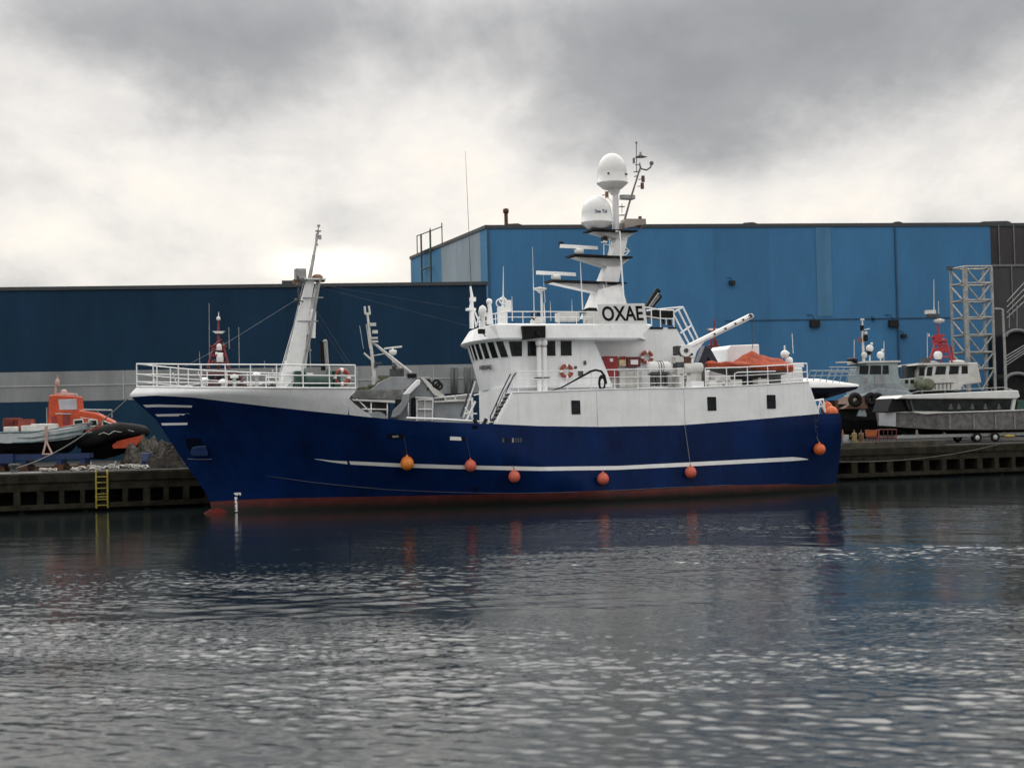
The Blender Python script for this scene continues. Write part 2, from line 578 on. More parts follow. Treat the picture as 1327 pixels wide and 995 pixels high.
for (u, v) in [(740.8, 519.8), (917, 515.2), (994, 512.6)]:
    side_window([(u, v), (u + 10, v), (u + 10.6, v + 15.8), (u + .6, v + 16)])
# weld seam + small openings in the blue side
sm = MB()
for pts in [[(773, 507), (774.5, 552)], [(886, 504), (888, 551)]]:
    sm.tube([hp(u, v, .0) for u, v in pts], .012, 5)
build_each(sm, 'plate_seam', GALV, V)


def port_slot(pts, m, name):
    mb = MB(); mb.prism([hp(u, v, .012) for u, v in pts], (0, .05, 0)); return mb.build(name, m, V)


for u0, u1, v0, v1 in [(501, 523, 562, 568.5)]:
    q = port_slot([(u0 + 3, v0), (u1 - 3, v0), (u1, (v0 + v1) / 2), (u1 - 3, v1), (u0 + 3, v1), (u0, (v0 + v1) / 2)], BLACK, 'freeing_port')
    MB().prism([hp(u, v, .02) for u, v in [(508, 564.5), (516, 564), (517, 566.5), (509, 567)]], (0, .02, 0)).build('port_flap', GALV, q)
q = port_slot([(582, 565.5), (602, 566.5), (603.5, 571.5), (583, 571)], BLACK, 'freeing_port')
MB().prism([hp(u, v, .03) for u, v in [(583, 565.5), (597, 566.2), (598, 570.8), (583, 570.3)]], (0, .03, 0)).build('port_flap', WHITE2, q)
# short row of worn lettering on the side
for k, u in enumerate((651, 655, 659.5, 663.5, 667, 670.5, 674)):
    MB().prism([hp(a, b_, .012) for a, b_ in [(u, 567.5), (u + 2.2, 567.6), (u + 2.2, 573.2), (u, 573)]], (0, .02, 0)).build('side_marking', [DGREY, BLACK, BLACK, GALV, DGREY, DGREY, DGREY][k], V)
# vertical rubbing bar below the stairs and scupper streak
t = MB(); t.prism([hp(u, v, .06) for u, v in [(611.5, 551), (618.5, 551.3), (618.5, 636), (612.5, 636)]], (0, .1, 0)); t.build('rubbing_bar', mat('rubbing_bar_black_blue', (.002, .006, .02), .6, spec=.15), V)

# white waterline stripe, one piece per length between the fenders' dark nicks
def strip(top, bot, name, m, off=.014, n=40):
    def ev(pl, f):
        us = [q[0] for q in pl]; u = us[0] + (us[-1] - us[0]) * f
        return u, float(np.interp(u, us, [q[1] for q in pl]))
    rows = []
    for i in range(n + 1):
        a_, b_ = ev(top, i / n), ev(bot, i / n)
        rows.append([hp(*a_, off), hp(*b_, off)])
    return MB().grid(rows, smooth=True).build(name, m, V)


strip([(408, 594.3), (430, 596.6), (449.5, 597.6)], [(408, 594.8), (430, 598.8), (450.5, 601.4)], 'hull_stripe', WHITE2, n=10)
strip([(452.5, 597.4), (525, 600.6), (600, 602.8), (700, 604.8), (800, 603.6), (900, 598.6), (1031, 591.8), (1047, 594.6)],
      [(454, 601.8), (525, 605.6), (600, 607.8), (700, 610), (800, 608.6), (900, 603.8), (1031, 597), (1047, 595.4)], 'hull_stripe', WHITE2, n=60)
for tp_, bt in [([(185, 524.6), (205, 524), (249, 525.4)], [(189, 527.8), (205, 527.4), (248.5, 528)]),
                ([(201, 536.8), (245.5, 535.8)], [(204, 539.6), (245, 539)]), ([(209, 548.2), (243, 547.6)], [(210, 551.2), (242.5, 550.6)])]:
    strip(tp_, bt, 'bow_stripe', WHITE2, n=12)
# knuckle / bilge strake
st = MB(); st.tube([hp(u, v, .02) for u, v in [(344, 616.5), (375, 620.6), (406, 625), (450, 629.6), (500, 634.2), (560, 637), (620, 638.6), (680, 638.9), (740, 637.8), (800, 635.4), (870, 631.4), (940, 628.6), (1019, 626.6)]],
                   [.006] + [.020] * 11 + [.006], 6); st.build('rubbing_strake', mat('strake_edge_paint', (.05, .055, .09), .4), V)
# anchor pocket and anchor
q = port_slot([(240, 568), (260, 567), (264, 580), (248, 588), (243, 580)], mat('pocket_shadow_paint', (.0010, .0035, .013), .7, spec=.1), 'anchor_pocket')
an = MB(); c0 = hp(257, 584, .12)
an.prism([hp(u, v, .22) for u, v in [(246.5, 586), (248.5, 579.5), (255, 577.8), (266, 577.2), (268.5, 584.5), (269, 591), (248, 591)]], (0, .2, 0))
an.build('anchor', mat('anchor_blue', (.012, .035, .12), .4), V, bevel=.05)
sh = MB(); sh.tube([hp(243, 594.6, .06), hp(258, 595.2, .06), hp(274, 595, .06)], .025, 6); sh.build('anchor_shelf', mat('shelf_edge', (.09, .10, .16), .4), V)
# draught marks
dm = MB()
for body, u, v, sz in [('4', 305, 639.4, .22), ('M', 309.4, 639.3, .22), ('8', 305.6, 644.9, .22), ('6', 305.8, 649.9, .22), ('4', 306, 655, .22), ('2', 306.2, 660, .22)]:
    c = hp(u, v, .02); c2 = hp(u + 3, v, .02)
    ang = math.atan2(c2[1] - c[1], c2[0] - c[0])
    k = put(text_mb(body, sz * 1.25, .012), Matrix.Rotation(ang, 3, 'Z'), c)
    dm.add(k.v, k.f)
dm.build('draught_marks', WHITE2, V)
# bulbous forefoot breaking the surface
bl = MB()
prof = [(.02, -1.0), (.22, -.86), (.42, -.5), (.60, -.05), (.74, .5), (.80, 1.2), (.78, 2.2), (.4, 3.2)]
rot = Matrix.Rotation(R(90), 3, 'Y')
bl.lathe(prof, (.36, 0, -.26), 20, M=np.diag([1, .34, 1]) @ np.array(rot))
bl.build('bulb', mat('bulb_red', (.125, .020, .016), .7, var=.22, scale=1.5, spec=.15), V)

# ------------------------------------------------------------------ forecastle fittings
keep = [(q, -hb(q, ZFs(q)) + .02, ZFs(q)) for q in reversed(ss)]
keep2 = [(q, hb(q, ZFs(q)) - .02, ZFs(q)) for q in ss[1:]]
rl = MB(); railing(rl, keep + keep2, 1.13, 1.28, (1.0, .55, .22), .036, .032)
# stays leaning inside the rail
for s in (-2.9, -2.0, -.9, 2.4):
    y = -hb(s, ZF); rl.tube([(s, y + .1, ZF + .9), (s + .45, y + .6, ZF - .25)], .025, 6)
rl.build('bow_railing', WHITE2, V)
# tapered signal mast, leaning aft
m = MB()
def ring_box(c, hx, hy): return [(c[0] - hx, c[1] - hy, c[2]), (c[0] + hx, c[1] - hy, c[2]), (c[0] + hx, c[1] + hy, c[2]), (c[0] - hx, c[1] + hy, c[2])]
m.loft([ring_box((3.95, 0, 5.7), .62, .6), ring_box((4.06, 0, 6.35), .57, .55), ring_box((4.20, 0, 7.0), .50, .5), ring_box((4.24, 0, 7.28), .46, .40), ring_box((4.62, 0, 9.3), .30, .30), ring_box((5.18, 0, 11.75), .19, .22)])
m.loft([ring_box((4.78, .1, 7.2), .10, .14), ring_box((5.08, .1, 9.4), .09, .12), ring_box((5.60, .05, 11.75), .08, .10)])
for z in np.arange(7.6, 11.6, .62):
    f = (z - 7.2) / 4.55; m.tube([(4.3 + .9 * f, .1, z), (4.8 + .78 * f, .1, z + .12)], .035, 6)
for z in np.arange(6.4, 11.4, .42):
    f = (z - 5.7) / 6.05; m.tube([(3.36 + 1.62 * f, -.2, z), (3.36 + 1.62 * f, .2, z)], .02, 5)
for y in (-.2, .2): m.tube([(3.42, y, 6.2), (3.56, y, 7.0), (4.95, y, 11.5)], .022, 5)
m.tube([(3.7, -.58, 6.2), (4.0, -.6, 6.55), (4.35, -.55, 6.2)], .05, 6)
m.build('bow_mast', MASTW, V, bevel=.05)
m = MB()
for dy in (-.2, .22): m.tube([(4.62 + .25, -.36 + dy, 8.0), (5.62, -.28 + dy, 11.8)], .035, 6)
m.tube([(4.6, -.45, 7.2), (5.62, -.33, 11.75)], .05, 7); m.tube([(5.05, -.3, 7.0), (5.0, -.3, 9.5)], .03, 6)
for z in (8.1, 9.6, 10.8): m.tube([(3.9 + (z - 6) * .24 - .35, -.3, z), (3.9 + (z - 6) * .24 + .7, -.35, z)], .03, 6)
m.tube([(3.78, -.3, 7.6), (4.75, -.3, 11.55)], .028, 6)
m.build('mast_cable_pipe', GALV, V)
m = MB(); m.tube([(5.2, -.1, 11.2), (.2, -.1, 8.1), (-2.6, 0, 6.6)], .006, 5); m.build('forestay', GALV, V)
m = MB(); a0, a1 = P(401, 362, 0), P(412.4, 300, 0)
m.tube([a0, a0 + (a1 - a0) * .5, a0 + (a1 - a0) * .52, a1], [.10, .09, .065, .05], 8)
m.tube([a1 - (0.02, 0, .0), a1 + (.02, 0, .25)], .03, 6); m.box(a1 + (0, 0, .02), (.28, .2, .06)); m.ball(a1 + (0.03, 0, .3), .09, 8)
m.tube([a1 + (-.1, 0, -.1), a1 + (-.14, 0, -.5), a1 + (-.02, 0, -.75)], .03, 6); m.box(a1 + (.08, 0, -.3), (.14, .14, .22))
m.build('topmast', mat('weathered_topmast', (.36, .36, .35), .5), V)
m = MB(); c = P(389, 356, 0); m.box(c, (.55, .5, .6)); m.box(c + (0, -.27, 0), (.42, .04, .46)); m.box(c + (-.2, 0, -.38), (.35, .3, .25), mi=1)
m.build('floodlight', [GALV, BROWN], V, bevel=.03)
m = MB(); c = P(411.5, 360, 0); m.ball(c, .27, 12, sc=(1.1, 1, .75)); m.box(c + (0.05, 0, -.18), (.6, .4, .06))
m.build('floodlight', BROWN, V)
m = MB(); c = P(406.5, 362.5, 0); m.box(c, (1.1, .9, .07)); m.build('mast_platform', MASTW, V)
m = MB(); c0, c1 = P(404.5, 438, -.2), P(405.5, 404, -.2)
m.tube([c0, c1], .17, 10); m.ball(c1, .16, 8); m.box((c0 + c1) / 2 + (-.25, 0, 0), (.2, .15, 1.0)); m.build('mast_light_box', WHITE2, V)
m = MB(); c = P(383.5, 389, -.4); m.ball(c, .10, 8); m.tube([c, c + (.4, .1, -.05)], .03, 6)
c = P(386, 370, -.4); m.ball(c, .13, 8); m.tube([c + (0, 0, .5), c + (.05, 0, -1.0)], .05, 6); m.build('mast_lamp', DGREY, V)
# anchor winch and its neighbours on the foredeck
m = MB(); c = P(410, 496, -.6)
m.lathe([(.75, -.7), (.75, -.62), (.42, -.6), (.42, .6), (.75, .62), (.75, .7)], c, 20, M=np.array(Matrix.Rotation(R(90), 3, 'Y')))
m.box(c + (-.1, .3, -.35), (2.2, .7, .8)); m.box(c + (1.0, 0, 0.1), (.35, .8, 1.0)); m.box(c + (-1.0, 0, 0.1), (.3, .8, 1.0))
m.build('anchor_winch', GREEN, V, bevel=.03)
m = MB(); m.tube([P(424, 480, .6), P(421.5, 443, .6)], .12, 8); m.tube([P(419, 480, .65), P(416.5, 443, .65)], .12, 8, mi=1); m.ball(P(421.4, 443, .6), .13, 8)
m.build('derrick_post', [GALV, BLACK], V)
for u, hgt in [(265, .8), (304, .95), (333, 1.05), (289, .7)]:
    c = P(u, 505, -1.2 if u < 300 else -.9); c[2] = 5.72
    m = MB(); m.lathe([(.09, 0), (.09, hgt), (.2, hgt + .02), (.22, hgt + .1), (.12, hgt + .2), (.02, hgt + .22)], c, 12); m.build('mushroom_vent', WHITE2, V)
m = MB()
for u, wd in [(262, .9), (281, 1.5), (309, .8), (352, .8)]:
    c = P(u, 497, .8); c[2] = 6.05; m.box(c, (wd, .8, .65)); m.tube([c + (-.2, -.3, .2), c + (.3, -.3, .7)], .05, 6)
build_each(m, 'deck_gear', DGREY, V)
m = MB(); m.tube([P(345, 489, .4), P(362, 489, .4), P(362, 501, .4)], .04, 6); m.tube([P(345, 495, .4), P(362, 495, .4)], .04, 6); m.tube([P(345, 485, .4), P(345, 503, .4)], .04, 6); m.build('mast_step_rail', WHITE2, V)

# ------------------------------------------------------------------ lower house and wheelhouse
m = MB()
m.loft([[(14.5, -3.0, z), (14.45, -1.6, z), (14.75, 1.6, z), (15.4, 3.0, z), (20, 3.0, z), (20, -3.0, z)] for z in (3.3, 6.0)])
m.build('lower_deckhouse', WHITE, V)
YW = 3.3
def front_arc(sc, sm_, yw, n=9, ss_=None):
    """Points port corner -> starboard corner of a bowed front."""
    ss_ = sc if ss_ is None else ss_
    return [(sm_ + (ss_ - sc) / 2 * t + ((sc + ss_) / 2 - sm_) * t * t, yw * t) for t in np.linspace(-1, 1, n + 1)]


def wh_ring(sc, sm_, yw, aft, z, ss_=None):
    a_ = front_arc(sc, sm_, yw, 9, ss_)
    return [(x, y, z) for x, y in a_] + [(aft, yw, z), (aft, -yw, z)]


SA = 19.9
m = MB()
rings = [wh_ring(14.95, 14.52, YW, 20.55, 5.95, 15.5), wh_ring(14.90, 14.32, YW, 20.25, 6.8, 15.25), wh_ring(14.85, 14.16, YW, 19.95, 7.5, 15.1), wh_ring(14.50, 13.86, YW, 19.50, 8.52, 14.8)]
m.loft(rings)
m.build('wheelhouse', WHITE, V)
# front windows: one per facet
def lerp3(a_, b_, f): return np.array(a_) * (1 - f) + np.array(b_) * f
lo_r, hi_r = rings[2], rings[3]
for i in range(9):
    def pt(f, g):
        a_ = lerp3(lo_r[i], lo_r[i + 1], f); b_ = lerp3(hi_r[i], hi_r[i + 1], f); return lerp3(a_, b_, g)
    q4 = [pt(.11, .05), pt(.89, .05), pt(.89, .89), pt(.11, .89)]
    nrm = np.cross(q4[1] - q4[0], q4[3] - q4[0]); nrm /= np.linalg.norm(nrm)
    if nrm[0] > 0: nrm = -nrm
    m = MB(); m.prism([p + nrm * .012 for p in q4], -nrm * .04); o = m.build('front_window', GLASS, V)
    fr = MB()
    for k in range(4): fr.tube([q4[k] + nrm * .012, q4[(k + 1) % 4] + nrm * .012], .02, 5)
    fr.build('window_frame', WHITE2, o)
# side windows
for k, (uL, uR, uLb) in enumerate([(658.6, 676.8, 662.6), (683, 697.5, 683.4), (706.5, 720, 707), (726, 741, 726.2)]):
    q4 = [P(uLb, 462.3 - k * .3, -YW - .012), P(uR + .2, 462.2 - k * .3, -YW - .012), P(uR, 441.8 - k * .25, -YW - .012), P(uL, 442 - k * .25, -YW - .012)]
    m = MB(); m.prism(q4, (0, .05, 0)); o = m.build('side_window', GLASS, V)
    fr = MB()
    for j in range(4): fr.tube([q4[j], q4[(j + 1) % 4]], .02, 5)
    fr.build('window_frame', WHITE2, o)
# brow and roof of the bridge
def brow(sc, sm_, yw, aft, z, ss_):
    a_ = front_arc(sc, sm_, yw, 9, ss_)
    return [(x, y, z) for x, y in a_] + [(aft, yw, z), (aft, -yw, z)]
m = MB()
m.loft([brow(14.15, 13.62, 3.95, 21.8, 8.42, 14.75), brow(13.97, 13.5, 4.0, 21.85, 8.5, 14.65), brow(13.9, 13.9, 3.85, 22.7, 9.18, 15.05), brow(14.2, 14.15, 3.6, 22.7, 9.26, 15.2)])
m.build('bridge_roof', WHITE, V)
# black sidelight board, lamp, floodlight under the brow
m = MB(); m.prism([P(677, 422.3, -4.12), P(707, 422, -4.12), P(707, 437.5, -4.12), P(701, 437.8, -4.12), P(678, 440.5, -4.12)], (0, .25, 0)); o = m.build('sidelight_board', BLACK, V)
m = MB(); m.tube([P(697, 434, -4.2), P(697, 429, -4.2)], .09, 10); m.build('sidelight', RUBBER, o)
m = MB(); c = P(624, 429.5, -3.4); m.box(c, (.34, .22, .24), rz=.6); m.tube([c, c + (.25, .1, -.25)], .03, 6); m.build('floodlight', BLACK, V)
# twin white exhaust pipes on the side deck
m = MB()
for u in (698.8, 706.2):
    b0, b1 = P(u + .6, 507, -3.75), P(u - .8, 446, -3.75)
    m.tube([b0, b1], .125, 12); m.lathe([(.16, -.02), (.17, .1), (.16, .26), (.08, .32), (.01, .33)], b1, 12)
    m.tube([b1 + (0, 0, -.14), b1 + (0, 0, -.10)], .14, 12, mi=1)
m.box(P(702.5, 489.5, -3.75), (.75, .3, .05), mi=1)
m.build('vent_pipes', [WHITE2, BLACK], V)
# ship's name on the front of the wheelhouse
nm = text_mb('NERIUNAQ', .30, .012)
pA, pB = np.array(rings[1][1]), np.array(rings[1][2])
dirv = np.array(rings[1][2]) - np.array(rings[1][4]); ang = math.atan2(dirv[1], dirv[0])
nmc = np.array(rings[1][3]) * .55 + np.array(rings[2][3]) * .45
put(nm, Matrix.Rotation(ang + math.pi if False else math.atan2(-dirv[1], -dirv[0]) + math.pi, 3, 'Z'), nmc + np.array([-.07, -.02, .0]))
nm.build('ship_name', DGREY, V)
# aft recess: cabin wall, casing with sloping after edge
m = MB()
m.prism([(20.0, -2.0, 5.8), (25.9, -2.0, 5.8), (25.62, -2.0, 8.2), (25.02, -2.0, 9.2), (20.0, -2.0, 9.16), ], (0, 4.0, 0))
m.build('casing', WHITE, V)
m = MB(); m.prism([(22.0, -3.2, 8.62), (23.2, -2.0, 8.5), (22.7, -2.0, 9.2), (22.7, -3.5, 9.2)], (0, 0, .03)); m.build('brow_bracket', WHITE, V)
# red cabinets on the recessed wall
m = MB(); q = [P(u, v, -2.62) for u, v in [(780.5, 465), (784, 461.5), (801, 461.5), (801, 490), (787, 490)]]; m.prism(q, (0, .6, 0)); o = m.build('fire_cabinet', REDP, V, bevel=.03)
m = MB(); m.prism([P(u, v, -2.64) for u, v in [(790.3, 464.5), (794.3, 464.5), (794.5, 468.5), (790.5, 468.5)]], (0, .015, 0)); m.build('notice', WHITE2, o)
m = MB(); m.prism([P(u, v, -2.3) for u, v in [(802, 463), (811.5, 463), (811.7, 474.5), (802.3, 474.5)]], (0, .28, 0)); m.prism([P(u, v, -2.32) for u, v in [(802.5, 462), (811, 461.3), (811, 466), (802.6, 466.2)]], (0, .05, 0), mi=1)
m.build('hose_box', [CREAM, REDP], V, bevel=.02)
m = MB(); m.prism([P(u, v, -2.4) for u, v in [(813, 462.3), (830, 462.3), (830.2, 475.3), (813.3, 475.3)]], (0, .38, 0)); o = m.build('fire_hose_box', mat('maroon_box', (.13, .012, .018), .45), V, bevel=.02)
m = MB(); m.prism([P(u, v, -2.42) for u, v in [(817.2, 466.2), (826.8, 466.2), (827, 472.3), (817.4, 472.3)]], (0, .016, 0)); m.build('notice', WHITE2, o)
# grey lockers under the cabinets
for u0, u1, v0 in [(803, 832, 481), (870, 881, 482)]:
    m = MB(); m.prism([P(u, v, -2.4) for u, v in [(u0, v0), (u1, v0), (u1, 502), (u0, 502)]], (0, .38, 0))
    if u0 < 850:
        for u in (812, 822): m.tube([P(u, 483, -2.42), P(u, 501, -2.42)], .02, 5)
        m.tube([P(803, 490, -2.42), P(832, 490, -2.42)], .02, 5)
    m.build('deck_locker', OFFW, V, bevel=.02)

m = MB()
for u, v, w_, h_ in [(752.5, 484, .25, .25), (746, 476, .12, .12), (758, 470, .12, .2)]: m.box(P(u, v, -YW - .05), (w_, .1, h_))
m.build('wall_fitting', DGREY, V)
# stairs on the port side
m = MB(); m2 = MB()
A0, A1 = P(640.5, 551, -4.75), P(664.5, 508, -4.75)
for dy in (0, .75):
    m.prism([A0 + (-.08, dy, 0), A0 + (.16, dy, 0), A1 + (.16, dy, 0), A1 + (-.08, dy, 0)], (0, .05, 0))
for k in range(8):
    c = A0 + (A1 - A0) * (k + .5) / 8; m.box(c + (.06, .36, 0), (.30, .70, .07), mi=1)
m.build('port_stairs', [WHITE2, BLACK], V)
for (b0, b1, b2) in [((636.5, 553), (635.5, 541), (661.5, 484.5)), ((643, 553), (643.5, 534), (669, 482.5))]:
    pass
m2.tube([P(636.5, 551, -4.25), P(635.3, 540, -4.25), P(648, 512, -4.25), P(661.5, 484.5, -4.25)], .035, 7)
m2.tube([P(644, 551, -3.4), P(646, 530, -3.4), P(657, 505, -3.4), P(665, 488, -3.4), P(669, 482.8, -3.4)], .035, 7)
m2.tube([P(644, 522, -4.25), P(643.5, 536, -4.25), P(644, 551, -4.25)], .02, 6); m2.tube([P(636.2, 548, -4.25), P(653, 508, -4.25), P(663, 492, -4.25)], .02, 6)
m2.build('stair_handrail', NAVY, V)
m = MB(); c = np.array((8.6, 1.0, 4.3))
m.lathe([(.62, -.9), (.62, -.84), (.26, -.8), (.26, .8), (.62, .84), (.62, .9)], c, 20, M=np.array(Matrix.Rotation(R(90), 3, 'X'))); m.box(c + (0, 0, -.55), (1.1, 2.0, .5)); m.build('trawl_winch', GREYB, V, bevel=.02)
m = MB()
for a_, b_ in [((5.6, -.1, 11.5), (13.0, -.6, 10.3)), ((5.6, .1, 11.4), (14.2, .8, 9.4)), ((5.55, 0, 9.6), (9.0, .6, 4.6)), ((5.4, -.2, 10.2), (6.4, -3.9, 7.0))]: m.tube([a_, b_], .006, 4)
m.build('rigging_wire', DGREY, V)
# inclined ladder forward of the house and the fittings beside it
m = MB()
for dy in (-.0, .5):
    m.tube([P(597, 540, -1.2 + dy), P(613, 492, -1.2 + dy)], .05, 6)
    m.tube([P(600.5, 541, -1.2 + dy), P(616, 494, -1.2 + dy)], .04, 6, mi=1)
for k in range(8): m.tube([P(598.5 + 2 * k, 536 - 6 * k, -1.2), P(598.5 + 2 * k, 536 - 6 * k, -.7)], .03, 5, mi=1)
m.build('forward_ladder', [NAVY, WHITE2], V)
m = MB()
m.tube([P(604, 546, -1.6), P(616, 520, -1.6)], .06, 6); m.tube([P(612, 546, -1.6), P(612, 515, -1.6)], .05, 6); m.tube([P(602, 536, -1.6), P(618, 536, -1.6)], .04, 6); m.tube([P(614, 512, -1.6), P(624, 510, -1.6)], .04, 6); m.tube([P(603, 528, -1.6), P(614, 545, -1.6)], .05, 6)
m.build('ladder_bracket', WHITE2, V)
m = MB(); m.tube([P(527, 541.5, -4.1), P(570, 543, -4.2), P(620, 546, -4.3)], .05, 7); m.tube([P(620, 546, -4.3), P(646, 548, -4.3)], .04, 6)
m.build('gunwale_pipe', WHITE2, V)
for u in (614.5, 630):
    d_ = 1 if u < 620 else -1
    m = MB(); m.tube([P(u - d_ * 0, 543, -4.5), P(u + d_ * 4.5, 552, -4.6)], .10, 8); m.build('fairlead', BLACK, V)

# upper side-deck railing
m = MB()
rp = [P(672, 508, -4.6), P(700, 507.5, -4.65), P(760, 505.6, -4.7), P(830, 503.9, -4.7), P(886, 503, -4.7)]
railing(m, rp, 1.03, 1.25, (1.0, .62, .28), .026, .022); m.build('side_railing', WHITE2, V)
m = MB()
rp = [P(914.5, 501.5, -4.65), P(960, 500, -4.6), P(1000, 497.8, -4.5), P(1046.5, 494.6, -4.35)]
railing(m, rp, 1.0, 1.35, (1.0, .55, .2), .032, .030)
m.build('aft_railing', WHITE2, V)
m = MB()
m.tube([P(952, 504, -4.75), P(952, 484, -4.75), P(956, 482.5, -4.75), P(1005, 481, -4.75)], .03, 6)
m.build('boat_cradle_rail', WHITE2, V)
# small stern rail on the low after deck
m = MB()
q0 = P(1048, 520, -4.2); q1 = P(1067, 517.5, -3.6)
m.tube([q0, q1], .05, 6); m.tube([P(1050, 527.5, -4.2), P(1069, 526.5, -3.6)], .03, 6)
for a_, b_ in [((1049, 520), (1056, 536)), ((1056, 519.4), (1058, 536)), ((1063, 518.5), (1060, 535)), ((1063, 518.5), (1069, 534)), ((1067, 518), (1070, 534))]:
    m.tube([P(*a_, -4.0), P(*b_, -4.0)], .04, 6)
m.build('stern_railing', WHITE2, V)
m = MB()
for a_, b_ in [((1055, 537), (1057, 560)), ((1060, 537), (1059, 566)), ((1056.5, 545), (1059.5, 545)), ((1057, 553), (1059.6, 553))]: m.tube([hp(*a_, .03), hp(*b_, .03)], .018, 5)
m.build('pilot_ladder', DGREY, V)

# ------------------------------------------------------------------ bridge-top gear
ZR = 9.26
m = MB()
tr = [(15.6, 3.4, ZR), (14.95, 2.0, ZR), (14.5, 0, ZR), (14.4, -2.2, ZR), (14.7, -3.45, ZR), (17.0, -3.6, ZR), (19.45, -3.6, ZR)]
railing(m, tr, .62, .95, (1.0, .55), .028, .024); m.build('roof_railing', WHITE2, V)
m = MB(); railing(m, [(22.4, -3.3, ZR), (24.0, -2.2, 9.2), (24.95, -1.95, 9.2)], .95, .9, (1.0, .5), .035, .03); m.build('roof_railing', WHITE2, V)
# call sign board
q = [P(774.3, 394, -3.9), P(835.3, 393.2, -3.9), P(839, 420.6, -3.75), P(777.6, 421, -3.75)]
m = MB(); m.prism(q, (0, .06, 0)); o = m.build('call_sign_board', WHITE2, V, bevel=.012)
cc = sum(q) / 4; ex = (q[1] - q[0]); ex /= np.linalg.norm(ex); ez = (q[0] - q[3]); ez /= np.linalg.norm(ez)
ey = np.cross(ez, ex); Mb = np.column_stack([ex, ey, ez])
# skew of the italic-looking board is real lean of the panel
tx = text_mb('OXAE', 1.34, .026, .008); xs = [p[0] for p in tx.v]; k = 2.36 / (max(xs) - min(xs)); zsz = [p[2] for p in tx.v]; kz = .80 / (max(zsz) - min(zsz))
tx.v = [(p[0] * k, p[1], p[2] * kz) for p in tx.v]
put(tx, Mb, cc - ey * .012); tx.build('lettering', BLACK, o)
m = MB()
for u in (781, 806, 833): m.tube([P(u, 420, -3.7), P(u, 424, -3.5)], .03, 6); m.tube([P(u, 402, -3.72), P(u + 2, 421, -3.2)], .025, 6)
m.build('board_bracket', GALV, o)
# grey winch clutter left of the board
m = MB(); m.box(P(767, 413, -3.0), (.8, .6, .75)); m.prism([P(u, v, -3.2) for u, v in [(756, 402), (764, 398.5), (773, 398.8), (777, 407), (774, 415), (771, 403), (757, 405.5)]], (0, .5, 0), mi=1)
m.tube([P(757, 418, -3.2), P(765, 404, -3.2), P(772, 418, -3.2)], .05, 6); m.box(P(735, 411, -2.4), (1.1, .8, .45)); m.tube([P(722, 417, -2.6), P(733, 414, -2.6), P(740, 414, -2.6)], .07, 6)
m.build('roof_locker', [OFFW, BLACK], V, bevel=.02)
# search lights, bollard-like light posts and antennas at the front of the roof
m = MB(); yl = 1.1
m.tube([P(611.5, 425.5, yl), P(611, 396, yl)], .13, 8); m.tube([P(611, 400, yl), P(611.5, 384, yl), P(609.5, 371, yl)], [.12, .09, .05], 8)
m.tube([P(611, 395, yl), P(624, 423, yl)], .05, 6); m.box(P(610, 401, yl), (.5, .3, .14)); m.box(P(612.5, 388, yl), (.3, .25, .22)); m.tube([P(617, 424, yl), P(612, 398, yl)], .04, 6)
m.build('light_post', WHITE2, V)
m = MB(); c = P(625.5, 404, -1.5); m.lathe([(.14, -.8), (.12, -.3), (.2, -.2), (.24, .0), (.17, .25), (.02, .35)], c, 14)
m.tube([P(617, 422, -1.5), P(622, 410, -1.5)], .06, 6); m.build('searchlight', DOME, V)
m = MB(); c = P(633.5, 400, -2.0); m.tube([P(635, 420, -2), P(634, 392, -2)], [.2, .1], 8); m.ball(P(634, 391, -2), .17, 10); m.tube([P(631, 405, -2), P(633, 395, -2)], .05, 6, mi=1); m.build('searchlight', [WHITE2, BLACK], V)
m = MB(); m.box(P(651, 411, -2.6), (.42, .4, 1.05)); m.box(P(657.5, 396, -2.6), (.32, .35, .55)); m.tube([P(651.5, 403, -2.6), P(652, 384, -2.6)], .07, 7)
m.torus(P(648, 393, -2.6), .21, .035, M=np.array(Matrix.Rotation(R(90), 3, 'X')), n=18); m.torus(P(652, 390, -2.6), .2, .035, M=np.array(Matrix.Rotation(R(60), 3, 'X')), n=18)
m.tube([P(652, 384, -2.6), P(652.3, 345, -2.6)], [.035, .012], 6); m.build('direction_finder', WHITE2, V)
m = MB(); m.tube([P(702.5, 416, -2.4), P(701.6, 378, -2.4)], .06, 7); m.lathe([(.06, -.2), (.1, -.12), (.36, 0), (.36, .06), (.04, .12)], P(699.5, 375, -2.4), 16); m.build('gps_antenna', DOME, V)
for pts, r0 in [(((692.5, 416), (690, 320)), .028), (((664, 352 + 64), (663.4, 384)), .03), (((706, 416), (705, 392)), .05), (((714, 416), (713, 390)), .02), (((741.5, 416), (741, 388)), .02), (((755.5, 410), (752, 340)), .045),
                (((706.5, 392), (704, 357)), .016), (((788.5, 395), (784, 352)), .014)]:
    m = MB(); a_, b_ = P(*pts[0], -2.2), P(*pts[1], -2.2); m.tube([a_, a_ + (b_ - a_) * .45, b_], [r0, r0 * .8, r0 * .35], 6); m.build('whip_antenna', MASTW, V)
m = MB(); a_, b_ = P(611, 376, 1.1), P(603, 196, 1.1); m.tube([a_, b_], [.02, .008], 5); m.build('tall_whip_antenna', DGREY, V)
m = MB(); m.lathe([(.4, 0), (.42, .12), (.3, .3), (.05, .36)], P(697, 417, -2.6) + (0, 0, -.1), 14); m.tube([P(692, 417, -2.8), P(698, 404, -2.8)], .04, 6, mi=1); m.torus(P(694, 409, -2.8), .22, .05, M=np.array(Matrix.Rotation(R(90), 3, 'X')), n=14, mi=1); m.build('roof_hatch', [OFFW, BLACK], V)

